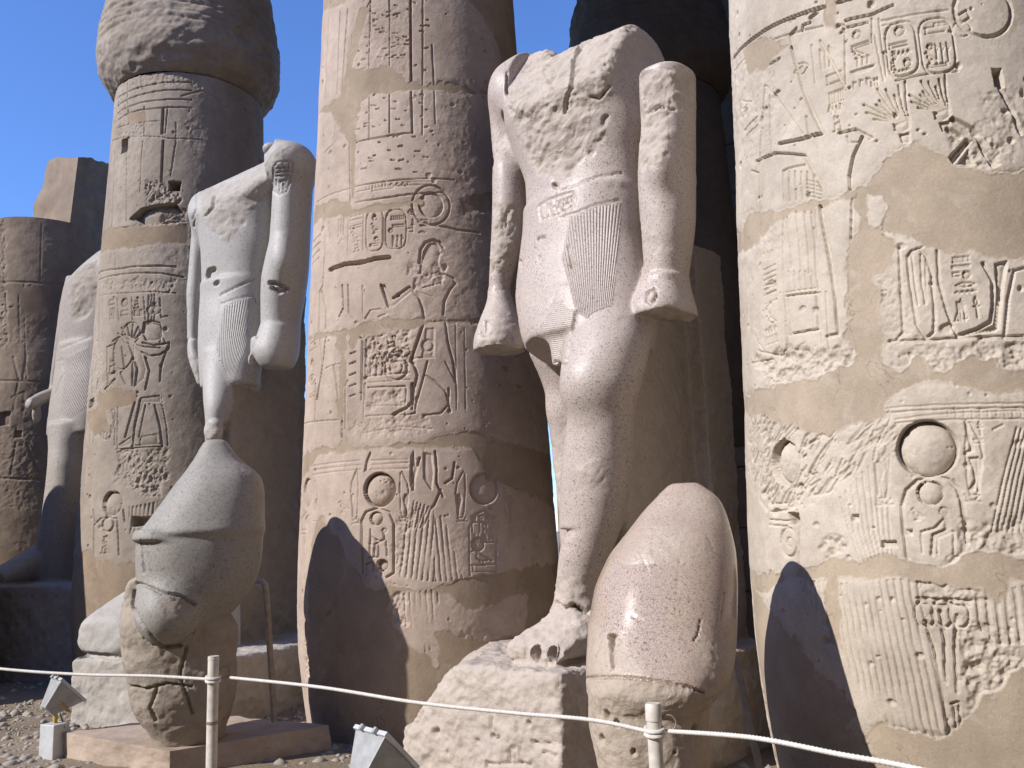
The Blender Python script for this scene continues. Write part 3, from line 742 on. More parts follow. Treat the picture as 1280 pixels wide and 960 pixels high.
    c.pl((918, 290), (928, 285), (935, 270), (980, 261), (1030, 249), (1066, 238), (1070, 247), (1030, 257), (985, 268), (958, 287), (945, 303), (930, 315), (918, 318))
    c.pl((915, 708), (933, 712), (960, 720), (998, 716), (1043, 698), (1075, 707), (1108, 694), (1152, 703), (1176, 710), (1212, 698), (1227, 691), (1300, 700), (1300, 722), (1265, 731), (1247, 752), (1230, 735), (1146, 722), (1090, 720), (1049, 724), (1047, 770), (1054, 815), (1040, 806), (1034, 770), (1032, 726), (998, 720), (960, 740), (930, 745), (915, 745))
    c.pl((1020, 940), (1110, 905), (1180, 930), (1215, 892), (1240, 872), (1262, 847), (1310, 825), (1310, 1010), (1000, 1010))
    c.pl((900, 730), (945, 735), (1000, 800), (1110, 960), (900, 1000), jit=.12)
    c.rg((1180, 880), (1300, 830), (1300, 960), (1180, 960), a=.5)
    c.finish(11, 480, .8, 1.22)
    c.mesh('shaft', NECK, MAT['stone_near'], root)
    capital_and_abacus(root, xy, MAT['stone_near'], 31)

# ---- the middle column
def column_mid():
    xy = col_xy(0); root = empty('carved_column', (xy[0], xy[1], 0), 'middle carved column between the grey and the pink headless kings, half in shade', 'column', 'papyrus columns of the front row')
    c = Canvas(xy, R_(-100), R_(100), 0.0, 8.0, 0.0068)
    K = 360 / 1280
    c.crop(360, 0, K)
    for p in (((180, 80), (165, 440)), ((232, 50), (218, 420)), ((265, 40), (240, 400)), ((365, 0), (360, 310)), ((450, -20), (452, 290)), ((360, 430), (358, 625)), ((452, 410), (452, 590))): c.st(*p, w=.014, d=.016)
    c.st((365, 0), (330, 70), (300, 170), (290, 260), w=.012, d=.014)
    c.st((545, -40), (545, 200), (548, 370), w=.024, d=.045); c.st((548, 410), (553, 590), w=.022, d=.04); c.st((600, -40), (598, 600), w=.016, d=.016); c.st((640, 200), (650, 380), (655, 550), w=.016, d=.018)
    c.st((300, 632), (420, 608), (550, 590), w=.014, d=.02); c.st((300, 830), (440, 806), (570, 795), (740, 800), w=.012, d=.016); c.st((300, 855), (450, 830), (600, 825), w=.010, d=.010); c.st((300, 900), (440, 878), (570, 860), (690, 855), w=.014, d=.02)
    c.st((160, 500), (155, 690), w=.01, d=.01); c.st((215, 500), (205, 640), (160, 680), w=.012, d=.012); c.st((272, 620), (275, 900), w=.014, d=.02); c.st((130, 900), (180, 870), (270, 840), w=.014, d=.016)
    for k, p in (('bars', (420, 835)), ('water', (500, 820)), ('comb', (390, 830)), ('bars', (580, 815))):
        o = c.q(p); c.sign(k, o, .12, .04, w=.010, d=.010)
    r = np.random.default_rng(3)
    for _ in range(90):
        p = (r.uniform(300, 620), r.uniform(0, 330) if r.random() < .6 else r.uniform(400, 800)); c.st(p, (p[0] + r.uniform(6, 24), p[1] + r.uniform(-6, 6)), w=.014, d=.018)
    c.rg((300, 0), (540, 0), (540, 360), (300, 300), a=.18)
    c.crop(360, 230, K)
    c.di((636, 93), 58, .035, .8); c.ring_(c.q((636, 93)), .19, .018, .03)
    c.st((580, 45), (640, 40), (660, 50), w=.02, d=.02)
    c.cart((383, 205), 38, 92, seed=5, fill=False); c.cart((478, 200), 46, 88, seed=6, fill=False)
    for k, p, a, b in (('disc', (385, 150), 18, 16), ('bird', (385, 195), 22, 24), ('disc', (392, 245), 16, 14), ('bars', (382, 270), 20, 10), ('comb', (485, 150), 30, 16), ('disc', (456, 207), 13, 13), ('reeds', (485, 250), 34, 26), ('bars', (490, 185), 26, 10),
                       ('bars', (300, 150), 28, 22), ('bars', (300, 190), 28, 14), ('bird', (300, 230), 28, 26), ('man', (310, 275), 22, 24), ('reeds', (235, 190), 18, 40), ('bird', (230, 245), 18, 20), ('eye', (550, 125), 16, 22), ('ankh', (555, 185), 14, 30), ('bars', (600, 165), 22, 10), ('eye', (598, 215), 16, 8), ('bars', (540, 205), 10, 20),
                       ('bars', (125, 260), 20, 40), ('bars', (120, 330), 20, 40), ('reeds', (110, 560), 16, 50), ('bars', (108, 720), 18, 40), ('disc', (105, 800), 16, 24), ('eye', (105, 870), 18, 40), ('comb', (105, 940), 18, 14)):
        o = c.q(p); e = c.q((p[0] + a, p[1])); g = c.q((p[0], p[1] + b)); c.sign(k, o, abs(e[0] - o[0]), abs(g[1] - o[1]), w=.011, d=.014)
    c.st((268, 110), (265, 300), w=.012, d=.012); c.st((335, 110), (332, 295), w=.012, d=.012); c.st((180, 170), (188, 245), w=.014, d=.018)
    c.st((150, 110), (165, 250), (160, 380), (155, 450), (140, 480), (135, 650), (150, 800), (130, 960), w=.016, d=.022); c.st((150, 120), (240, 90), w=.014, d=.014)
    c.st((185, 382), (250, 355), (320, 350), (390, 330), (450, 325), w=.034, d=.075); c.st((200, 375), (320, 345), (440, 328), w=.028, d=.05)
    # the striding figure: head, shoulders, raised hands, waist, kilt, legs
    c.st((583, 350), (590, 290), (610, 260), (645, 248), (675, 258), (690, 280), w=.024, d=.034); c.fig((600, 300), (625, 262), (660, 258), (680, 290), (672, 350), (690, 400), (640, 420), (580, 400), (590, 340), d=.024, soft=.05)
    c.st((690, 400), (735, 420), (745, 440), (720, 470), (695, 520), (690, 580), w=.022, d=.034); c.st((545, 470), (580, 500), (598, 550), (605, 600), w=.022, d=.032); c.st((575, 480), (640, 500), w=.012, d=.012); c.st((600, 460), (680, 440), w=.014, d=.014)
    c.fig((412, 450), (430, 445), (460, 505), (540, 450), (565, 470), (470, 545), (450, 548), d=.034, soft=.03); c.st((412, 448), (445, 545), w=.020, d=.034); c.st((460, 512), (525, 470), w=.016, d=.024)
    c.st((610, 615), (680, 612), w=.012, d=.014); c.st((600, 625), (575, 700), (545, 785), (560, 800), w=.024, d=.04); c.st((700, 620), (710, 700), (735, 790), (745, 880), w=.02, d=.028); c.st((560, 775), (650, 772), w=.012, d=.014)
    c.fig((610, 640), (655, 640), (650, 770), (590, 772), (605, 700), d=.014, soft=.03); c.st((645, 640), (640, 765), w=.012, d=.014); c.ring_(c.q((622, 718)), .05, .02, .02)
    c.st((560, 800), (575, 850), (560, 920), (552, 1000), w=.022, d=.036); c.st((620, 790), (600, 870), (575, 960), (565, 1000), w=.016, d=.024); c.st((610, 850), (660, 880), (700, 920), (720, 1000), w=.014, d=.02); c.st((700, 790), (740, 870), w=.012, d=.014)
    c.st((745, 610), (750, 1000), w=.010, d=.008); c.st((785, 640), (790, 1000), w=.010, d=.008); c.st((590, 185), (700, 190), (760, 205), (850, 215), w=.020, d=.022)
    # left figure and the offering chest
    c.st((150, 480), (165, 560), (165, 640), w=.02, d=.028); c.st((265, 450), (268, 570), (290, 600), w=.016, d=.022); c.st((240, 450), (245, 550), (225, 590), w=.016, d=.024); c.st((210, 460), (245, 520), w=.012, d=.012); c.st((330, 450), (332, 600), w=.010, d=.014)
    c.st((340, 600), (365, 560), (410, 555), (440, 575), (400, 590), w=.014, d=.016); c.st((340, 470), (330, 500), w=.01, d=.01)
    c.st((165, 680), (150, 830), (125, 960), w=.02, d=.028); c.st((235, 670), (240, 800), (250, 900), w=.014, d=.018); c.st((200, 810), (215, 880), (230, 960), w=.020, d=.030); c.st((165, 820), (200, 805), (240, 800), w=.012, d=.014)
    c.st((285, 690), (310, 675), (330, 690), (325, 960), w=.016, d=.022); c.st((345, 690), (345, 960), w=.010, d=.014)
    for y in (700, 745, 790, 840, 890, 935): c.st((275, y + 10), (300, y), w=.016, d=.022)
    c.rg((350, 670), (545, 640), (545, 780), (350, 860), a=.75); c.ring_(c.q((480, 815)), .11, .018, .022); c.ring_(c.q((480, 815)), .06, .012, .014)
    c.st((345, 855), (540, 840), w=.012, d=.016); c.st((345, 885), (545, 870), w=.010, d=.012); c.st((355, 905), (520, 900), w=.014, d=.018); c.st((520, 780), (528, 850), w=.012, d=.014)
    for k, p in (('bird', (400, 720)), ('man', (470, 710)), ('water', (420, 770)), ('eye', (500, 750)), ('reeds', (390, 810))):
        o = c.q(p); c.sign(k, o, .10, .08, w=.012, d=.016)
    c.rg((545, 370), (700, 380), (690, 450), (560, 470), a=.5)
    c.crop(360, 480, K)
    c.st((355, 15), (525, 10), (522, 135), (345, 145), w=.012, d=.014); c.st((340, 0), (335, 150), w=.012, d=.012); c.rg((365, 30), (515, 25), (510, 90), (370, 100), a=.6); c.st((350, 100), (520, 95), w=.01, d=.012)
    c.st((552, 0), (552, 80), (530, 105), (470, 135), w=.026, d=.036); c.st((570, 60), (565, 130), (520, 140), w=.016, d=.02); c.st((715, 20), (715, 90), (680, 130), (600, 140), w=.014, d=.018); c.st((120, 0), (118, 170), w=.02, d=.028); c.st((215, 0), (235, 150), (238, 235), w=.022, d=.03); c.st((255, 0), (250, 200), w=.018, d=.02); c.st((60, 180), (230, 160), w=.012, d=.014)
    c.st((330, 220), (500, 190), (640, 200), w=.012, d=.01); c.rg((270, 170), (640, 140), (640, 200), (320, 250), a=.4)
    c.fig((345, 340), (362, 300), (370, 300), (360, 370), (335, 400), d=.034, soft=.04); c.fig((540, 400), (545, 320), (560, 290), (565, 340), (575, 380), (545, 470), d=.034, soft=.04)
    c.st((585, 330), (560, 420), (555, 470), w=.02, d=.028); c.st((655, 300), (662, 380), (660, 440), (690, 500), w=.018, d=.024); c.st((680, 470), (650, 540), (640, 550), w=.018, d=.024); c.st((740, 350), (730, 420), (700, 440), w=.018, d=.024)
    c.fig((600, 300), (640, 310), (650, 400), (640, 480), (600, 420), d=.016, soft=.06)
    for a, b in ((345, 340), (365, 355), (385, 380)): c.st((110, a + 20), (325, a - 5), w=.010, d=.010); c.st((365, a - 4), (535, b - 5), w=.010, d=.012)
    for x in range(130, 320, 18): c.st((x, 362), (x, 375), w=.007, d=.008)
    c.di((405, 470), 78, .08, .95); c.di((873, 465), 72, .035, .8); c.di((85, 485), 66, .05, .85)
    c.uraeus((300, 500), 30, 120, 1); c.uraeus((512, 500), 34, 110, -1); c.uraeus((772, 500), 36, 110, 1); c.uraeus((975, 500), 34, 110, -1); c.uraeus((120, 520), 12, 90, -1)
    c.st((330, 840), (325, 700), (325, 610), (345, 570), (395, 552), (450, 570), (470, 620), (470, 840), (440, 858), w=.018, d=.024)
    c.di((392, 598), 32, .045, .85); c.di((418, 806), 28, .05, .4)
    c.fig((362, 640), (372, 645), (368, 770), (355, 770), d=.018); c.di((428, 652), 14, .015, .4); c.st((425, 665), (428, 690), (385, 712), (380, 765), w=.016, d=.02); c.st((368, 680), (400, 695), w=.012, d=.016); c.st((400, 715), (402, 765), w=.012, d=.016); c.st((350, 772), (400, 770), w=.012, d=.018); c.st((435, 700), (440, 765), w=.012, d=.014); c.st((345, 800), (375, 790), (378, 830), w=.012, d=.016); c.st((345, 800), (345, 850), w=.012, d=.014)
    c.st((58, 620), (60, 600), (80, 570), (95, 590), (98, 640), w=.014, d=.018); c.st((58, 580), (60, 720), w=.012, d=.016); c.di((85, 605), 22, .03, .7)
    for k, p in (('reeds', (70, 690)), ('bars', (70, 660))): c.sign(k, c.q(p), .08, .05, w=.010, d=.014)
    c.st((808, 850), (805, 640), (830, 580), (870, 562), (905, 585), (925, 640), (925, 840), w=.014, d=.014)
    for k, p in (('bars', (880, 600)), ('reeds', (850, 620)), ('disc', (845, 712)), ('comb', (880, 690)), ('bird', (860, 770)), ('bars', (870, 820)), ('reeds', (900, 650))): c.sign(k, c.q(p), .11, .07, w=.011, d=.012)
    c.hat(-7, .046, .009, .012, (540, 560), (650, 540), (650, 880), (500, 860), (480, 800), seed=3)
    c.hat(4, .044, .009, .010, (650, 600), (690, 580), (780, 870), (650, 880), seed=4)
    for k in range(6): c.st((560 + 16 * k, 520 + 6 * k), (540 + 12 * k, 640), w=.010, d=.012)
    c.rg((480, 600), (540, 560), (520, 800), (475, 840), a=.5); c.sign('bird', c.q((245, 545)), .07, .05, w=.01, d=.01)
    c.crop(360, 690, K)
    c.hat(3, .046, .010, .016, (500, 190), (640, 165), (670, 180), (665, 420), (610, 450), (600, 340), (500, 330), seed=5)
    c.rg((440, 180), (520, 190), (520, 330), (450, 320), a=.8); c.rg((560, 340), (660, 270), (660, 480), (580, 440), a=.9); c.rg((930, 230), (1050, 220), (1060, 340), (940, 350), a=.7)
    c.hole_(c.q((990, 315)), .04, .05, .05); c.hole_(c.q((985, 255)), .03, .03, .03)
    c.rg((75, 320), (130, 330), (125, 560), (85, 560), a=1.0)
    # plaster mends
    c.crop(0, 0, 1)
    c.pl((390, 145), (412, 128), (424, 118), (430, 95), (436, 60), (452, 10), (460, 12), (446, 60), (440, 86), (460, 86), (485, 80), (500, 92), (508, 104), (540, 104), (575, 102), (590, 112), (630, 116), (630, 121), (585, 118), (540, 114), (490, 115), (462, 118), (452, 128), (448, 145), (442, 165), (444, 250), (437, 252), (438, 178), (430, 172), (420, 152), (412, 138))
    c.pl((395, 20), (405, 15), (430, 5), (440, -20), (390, -20)); c.pl((560, -20), (650, -20), (660, 120), (640, 118), (625, 60), (605, 20))
    c.pl((380, 275), (392, 268), (400, 255), (436, 250), (440, 262), (480, 256), (500, 252), (530, 245), (530, 256), (480, 262), (436, 270), (410, 272), (390, 285))
    c.pl((575, 250), (620, 240), (650, 250), (650, 285), (620, 262), (580, 268))
    c.pl((382, 425), (410, 416), (440, 410), (480, 398), (530, 400), (610, 400), (610, 405), (540, 404), (500, 412), (452, 418), (440, 440), (436, 420), (410, 420), (385, 428))
    c.pl((418, 416), (432, 416), (432, 470), (428, 545), (420, 520), (426, 450))
    c.pl((376, 568), (400, 562), (425, 556), (430, 545), (436, 556), (460, 557), (500, 556), (530, 556), (545, 545), (565, 541), (610, 542), (660, 560), (720, 570), (720, 640), (670, 620), (610, 600), (602, 575), (590, 560), (530, 560), (490, 560), (465, 562), (440, 566), (400, 566), (385, 590), (376, 600))
    c.pl((398, 645), (410, 655), (422, 672), (428, 690), (448, 715), (455, 730), (470, 738), (490, 728), (520, 738), (560, 732), (590, 722), (640, 712), (700, 700), (700, 900), (400, 960), (385, 800), (388, 690))
    w_ = None
    c.rg((560, 800), (680, 760), (700, 860), (560, 880), a=.3)
    # the mended skirt leaves the feathered stone showing
    p = c.qs([(484, 742), (520, 738), (560, 744), (585, 760), (620, 758), (640, 742), (660, 740), (658, 790), (610, 800), (545, 790), (545, 830), (520, 812), (490, 785)])
    j, i, S, Z = c.win(p, .05); D = c.dist(p, S, Z, True); I = c.inside(p, S, Z); m = np.clip(.5 - (np.where(I, -D, D) + c.jit[j, i] * .06) / .012, 0, 1)
    c.P[j, i] *= (1 - m)
    c.crop(360, 690, K)
    c.hat(3, .046, .010, .016, (500, 190), (640, 165), (670, 180), (665, 420), (610, 450), (600, 340), (500, 330), seed=5); c.rg((440, 180), (510, 190), (510, 330), (450, 320), a=.8)
    c.finish(22, 480, .65, 1.08)
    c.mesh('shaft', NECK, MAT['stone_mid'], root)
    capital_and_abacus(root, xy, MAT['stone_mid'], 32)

# ---- the far column with its bud capital in view
def column_far():
    xy = col_xy(-1); root = empty('carved_column', (xy[0], xy[1], 0), 'grey brown carved column at the left with its swelling bud capital against the sky', 'column', 'papyrus columns of the front row')
    c = Canvas(xy, R_(-100), R_(100), 0.0, 8.12, 0.0088)
    K = 1 / 3
    c.crop(0, 0, K)
    for a, b in ((285, 250), (330, 300), (358, 330), (385, 365), (410, 395)): c.st((440, a + 40), (480, a + 15), (600, b + 10), (720, b + 10), w=.018, d=.02)
    c.st((478, 290), (480, 470), w=.018, d=.02); c.st((540, 400), (540, 510), w=.018, d=.02); c.st((660, 460), (660, 540), w=.018, d=.02)
    c.st((475, 540), (475, 830), w=.016, d=.018); c.st((535, 530), (525, 720), w=.016, d=.018); c.st((430, 560), (420, 860), w=.016, d=.016)
    c.st((612, 410), (608, 500), w=.035, d=.06); c.st((612, 530), (605, 680), w=.032, d=.055); c.st((660, 530), (640, 660), w=.018, d=.02); c.st((630, 400), (620, 500), w=.014, d=.02)
    c.st((420, 530), (520, 512), (640, 520), (760, 525), w=.014, d=.018); c.st((440, 480), (520, 460), (600, 455), w=.014, d=.016)
    c.st((400, 870), (500, 850), (620, 835), (700, 830), w=.02, d=.026); c.st((680, 360), (760, 340), (830, 380), w=.02, d=.02)
    c.hole_(c.q((467, 545)), .085, .11, .2); c.hole_(c.q((655, 698)), .09, .065, .2)
    c.fig((490, 815), (530, 780), (590, 765), (660, 760), (690, 795), (640, 815), (590, 840), (530, 840), d=.16, soft=.12, keep=.6); c.st((490, 820), (540, 842), (600, 845), w=.03, d=.05); c.rg((530, 680), (660, 700), (690, 760), (560, 770), a=1.0); c.rg((600, 800), (700, 790), (700, 840), (600, 860), a=.8)
    for k in range(7): c.sign(('bird', 'comb', 'bars', 'man', 'water', 'reeds', 'bars')[k], c.q((450 + 30 * k, 880 - 4 * k)), .08, .07, w=.014, d=.014)
    c.rg((440, 470), (540, 450), (540, 520), (430, 530), a=.4); c.rg((420, 280), (480, 290), (480, 480), (420, 470), a=.4)
    c.rg((490, 270), (760, 240), (760, 330), (490, 330), a=.4)
    c.crop(0, 300, K)
    c.st((370, 130), (450, 108), (560, 98), (660, 100), w=.024, d=.034); c.st((375, 150), (470, 128), (600, 125), (690, 140), w=.022, d=.03); c.st((380, 210), (480, 200), (600, 195), (660, 200), w=.014, d=.016); c.st((430, 20), (430, 100), w=.014, d=.012)
    c.rg((380, 160), (660, 150), (640, 200), (400, 200), a=.5)
    c.st((440, 220), (445, 305), w=.014, d=.016); c.st((495, 215), (497, 300), w=.014, d=.016); c.st((540, 215), (545, 300), w=.014, d=.016); c.st((600, 220), (605, 290), (630, 285), w=.016, d=.018)
    for k, (p, kind) in enumerate((((420, 235), 'bars'), ((420, 275), 'reeds'), ((468, 235), 'disc'), ((468, 275), 'bars'), ((517, 235), 'man'), ((517, 275), 'comb'), ((568, 225), 'reeds'), ((565, 262), 'disc'), ((588, 262), 'disc'), ((568, 290), 'reeds'))): c.sign(kind, c.q(p), .065, .075, w=.014, d=.016)
    c.st((375, 180), (370, 400), w=.018, d=.022); c.st((388, 170), (385, 300), w=.014, d=.014)
    # the offering bearer
    c.fig((540, 315), (565, 305), (595, 315), (605, 345), (600, 375), (575, 380), (545, 378), (535, 355), d=.03, soft=.05); c.st((535, 350), (540, 310), (570, 302), (600, 312), (606, 350), (600, 380), w=.022, d=.034); c.st((600, 340), (625, 390), w=.014, d=.016); c.st((560, 330), (575, 370), w=.014, d=.014)
    c.st((535, 385), (575, 395), (635, 385), (632, 410), (600, 430), (560, 435), (530, 420), w=.02, d=.03); c.st((485, 385), (530, 400), (600, 405), w=.018, d=.024); c.st((545, 440), (560, 490), (545, 560), w=.022, d=.034); c.st((630, 400), (605, 470), (600, 530), w=.02, d=.03)
    c.fig((470, 370), (530, 420), (548, 480), (540, 520), (500, 555), (510, 480), (490, 420), d=.03, soft=.04); c.st((500, 400), (495, 545), w=.02, d=.028)
    for k, a in enumerate(np.linspace(-60, 50, 6)): c.st((492, 385), (492 + 60 * math.sin(R_(a)), 385 - 70 * math.cos(R_(a))), w=.02, d=.024)
    c.ring_(c.q((490, 350)), .14, .016, .018); c.ring_(c.q((460, 420)), .17, .018, .024, 1.3); c.st((420, 380), (450, 360), (480, 380), w=.018, d=.022); c.st((400, 540), (400, 400), (430, 390), w=.018, d=.026); c.st((455, 400), (465, 480), (450, 500), (470, 540), w=.018, d=.026); c.sign('man', c.q((425, 460)), .1, .14, w=.016, d=.02); c.st((390, 560), (430, 520), w=.02, d=.024); c.rg((390, 510), (440, 500), (440, 560), (390, 570), a=.5)
    c.fig((525, 590), (600, 580), (610, 640), (600, 610), (540, 610), (510, 700), (500, 770), (490, 770), (505, 680), d=.026, soft=.04); c.st((525, 600), (505, 690), (495, 775), w=.02, d=.032); c.st((545, 620), (520, 740), w=.016, d=.022); c.st((580, 620), (600, 700), (608, 770), w=.022, d=.032); c.st((605, 590), (625, 700), (630, 770), w=.014, d=.014); c.st((500, 770), (600, 765), w=.016, d=.022); c.fig((525, 735), (590, 725), (595, 765), (520, 768), d=.018)
    c.st((515, 570), (490, 660), (468, 740), w=.024, d=.04); c.st((440, 620), (440, 780), w=.014, d=.018); c.fig((440, 770), (490, 735), (495, 765), (450, 780), d=.02); c.ring_(c.q((400, 690)), .12, .016, .02, 1.6); c.sign('reeds', c.q((402, 720)), .09, .09, w=.014, d=.018); c.st((400, 620), (430, 640), (430, 770), w=.016, d=.02); c.st((350, 430), (340, 620), (335, 760), w=.022, d=.03); c.st((375, 560), (350, 760), w=.016, d=.02); c.st((365, 520), (360, 560), w=.016, d=.02)
    c.hole_(c.q((340, 612)), .10, .06, .1)
    c.rg((350, 420), (400, 420), (395, 600), (330, 640), a=.3); c.st((435, 785), (610, 775), w=.016, d=.018); c.rg((440, 790), (640, 780), (620, 900), (520, 950), (440, 900), a=.8); c.rg((520, 860), (620, 860), (600, 960), (520, 960), a=1.0)
    c.crop(0, 600, .375)
    c.di((372, 78), 42, .06, .7); c.ring_(c.q((358, 148)), .085, .022, .034); c.st((310, 250), (312, 150), (335, 128), (390, 128), (395, 250), w=.018, d=.02); c.st((345, 190), (350, 240), w=.02, d=.02); c.st((310, 100), (315, 140), w=.02, d=.024); c.st((410, 100), (415, 140), w=.02, d=.024); c.hole_(c.q((478, 138)), .13, .06, .12)
    c.hat(-3, .05, .014, .018, (430, 90), (530, 70), (480, 190), (430, 180), seed=2)
    c.sign('man', c.q((352, 215)), .09, .11, w=.014, d=.016)
    c.crop(0, 0, 1)
    c.pl((160, 142), (182, 138), (184, 152), (160, 156), jit=.02); c.pl((118, 290), (150, 285), (210, 280), (235, 278), (235, 305), (160, 310), (118, 318))
    c.pl((122, 495), (140, 485), (160, 488), (172, 492), (168, 505), (150, 508), (125, 515)); c.pl((85, 700), (110, 690), (150, 705), (200, 700), (260, 700), (260, 860), (80, 860), jit=.1)
    c.pl((104, 520), (130, 508), (140, 540), (120, 545))
    c.finish(33, 450, 1.0)
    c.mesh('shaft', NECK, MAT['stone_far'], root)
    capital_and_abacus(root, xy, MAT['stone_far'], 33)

column_near(); column_mid(); column_far()

# ------------------------------------------------------------------ the rest of the colonnade
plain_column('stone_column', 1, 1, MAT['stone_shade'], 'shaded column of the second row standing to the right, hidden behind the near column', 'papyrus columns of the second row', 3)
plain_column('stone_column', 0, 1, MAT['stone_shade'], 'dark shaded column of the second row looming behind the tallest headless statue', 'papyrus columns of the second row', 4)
ST_TOP = float(at_depth(30, 267, 15.9)[2])
def stump():
    xy = col_xy(-2.03); root = empty('broken_column', (xy[0], xy[1], 0), 'broken column stump in shade at the left edge, cut off level under the open sky', 'column', 'papyrus columns of the front row')
    c = Canvas(xy, R_(-95), R_(100), 0.0, ST_TOP, .0125); c.crop(0, 0, 1)
    for y in (355, 478, 600, 715): c.st((-80, y + 6), (0, y - 2), (60, y), (130, y + 4), w=.03, d=.03)
    c.st((52, 280), (50, 355), w=.02, d=.02); c.st((30, 355), (33, 478), w=.02, d=.02); c.st((70, 478), (68, 600), w=.02, d=.02)
    c.crop(0, 300, 1 / 3)
    c.st((50, 440), (70, 520), (50, 640), w=.04, d=.02); c.st((100, 430), (85, 520), (130, 560), w=.04, d=.02); c.st((45, 590), (90, 570), (85, 660), w=.04, d=.02); c.st((60, 760), (40, 880), w=.03, d=.02); c.st((100, 760), (140, 860), w=.03, d=.02); c.st((20, 200), (30, 380), w=.03, d=.02); c.st((70, 180), (75, 380), w=.03, d=.02)
    c.hole_(c.q((15, 670)), .1, .12, .15); c.hole_(c.q((68, 728)), .06, .06, .1)
    c.rg((-200, -100), (20, -100), (30, 400), (-200, 400), a=.7); c.rg((0, 700), (300, 720), (300, 1000), (-100, 1000), a=.3)
    c.ST[:] = np.clip(1.2 * fbm2(c.H.shape, .7 / c.res, 77, 4) - .05, 0, .6); c.crop(0, 0, 1); c.pl((-60, 690), (60, 680), (130, 700), (130, 860), (-60, 880), jit=.15); c.pl((20, 360), (100, 362), (110, 400), (30, 395), jit=.15)
    c.finish(55, 250, 1.3, .45)
    c.mesh('shaft', ST_TOP + .02, MAT['stone_wall'], root)
    n = 60; z = ST_TOP - .02; r = float(col_R(ST_TOP)) - .05; mb = MB(); mb.add([(xy[0] + r * math.cos(2 * math.pi * k / n), xy[1] + r * math.sin(2 * math.pi * k / n), z) for k in range(n)], [tuple(range(n))]); mb.build('broken_top', MAT['stone_wall'], root)
stump()

def rough_block(name, corners, mat, parent=None, amp=0.03, seed=0, sub=14, freq=2.5):
    """an eight-cornered stone with broken faces"""
    c = [np.array(p, float) for p in corners]
    V = []; F = []
    faces = [(0, 1, 5, 4), (1, 2, 6, 5), (2, 3, 7, 6), (3, 0, 4, 7), (4, 5, 6, 7), (3, 2, 1, 0)]
    idx = {}
    for f in faces:
        g = np.zeros((sub + 1, sub + 1), int)
        for a in range(sub + 1):
            for b in range(sub + 1):
                s, t_ = a / sub, b / sub
                p = (c[f[0]] * (1 - s) + c[f[1]] * s) * (1 - t_) + (c[f[3]] * (1 - s) + c[f[2]] * s) * t_
                k = tuple(np.round(p, 4))
                if k not in idx: idx[k] = len(V); V.append(p)
                g[a, b] = idx[k]
        for a in range(sub):
            for b in range(sub): F.append((g[a, b], g[a + 1, b], g[a + 1, b + 1], g[a, b + 1]))
    V = np.array(V); cen = V.mean(0); n = V - cen; n /= np.linalg.norm(n, axis=1)[:, None]
    V = V + n * (amp * 1.6 * fbm(V + 3.7 * seed, freq, seed, 5) - amp * .5)[:, None]
    me = np_mesh(name, V, np.array(F), {'plaster': np.zeros(len(V)), 'stain': np.zeros(len(V)), 'rough': np.ones(len(V))})
    me.set_sharp_from_angle(angle=R_(50))
    return link(name, me, mat, parent)

# fallen block lying on the stump
def stump_block():
    z0 = ST_TOP - .03; d = 16.7
    P = lambda x, y, dd: at_depth(x, y, dd)
    bl, br, bm = P(33, 278, d + .3), P(140, 282, d + .2), P(87, 278, d - .5)
    tl, tm, tr = P(60, 200, d + .3), P(98, 193, d - .45), P(138, 206, d + .2)
    back = np.array([.25, .9, 0]) * 1.0
    o = rough_block('stone_block', [[*bl[:2], z0], [*bm[:2], z0], [*br[:2], z0], [*(bl + back)[:2], z0], tl, tm, tr, tl + back], MAT['stone_wall'], None, .06, 4)
    tag(o, 'rough broken block lying on top of the column stump at the left edge', 'stone block')
stump_block()

def masonry_wall(name, p0, p1, h, thick, label, mat, seed, course=.62, length=1.5):
    """a wall of big squared blocks with open joints"""
    p0 = np.array(p0, float); p1 = np.array(p1, float); L = np.linalg.norm(p1 - p0); e = (p1 - p0) / L; nrm = np.array([-e[1], e[0]])
    r = np.random.default_rng(seed); mb = MB(); z = 0.0; row = 0
    while z < h - .05:
        ch = min(course * r.uniform(.9, 1.12), h - z); x = -(row % 2) * length * .5
        while x < L:
            l = length * r.uniform(.75, 1.3); a, b = max(x, 0), min(x + l, L)
            if b - a > .05:
                c = p0 + e * (a + b) / 2 + nrm * r.normal(0, .006)
                mb.box((c[0], c[1], z + ch / 2), (b - a - .008, thick, ch - .008), (*e, 0), (*nrm, 0))
            x += l
        z += ch; row += 1
    return tag(mb.build(name, mat, None, bevel=.012), label, 'wall')
q0 = C_M + S_BACK * .62
masonry_wall('stone_wall', q0 - S_ROW * .1 , q0 + S_ROW * 1.25, float(at_depth(905, 563, 10.1)[2]), .6, 'low wall of squared blocks in the shade between the columns behind the big statue', MAT['stone_wall'], 4)
q1 = col_xy(-5.2, -0.4)
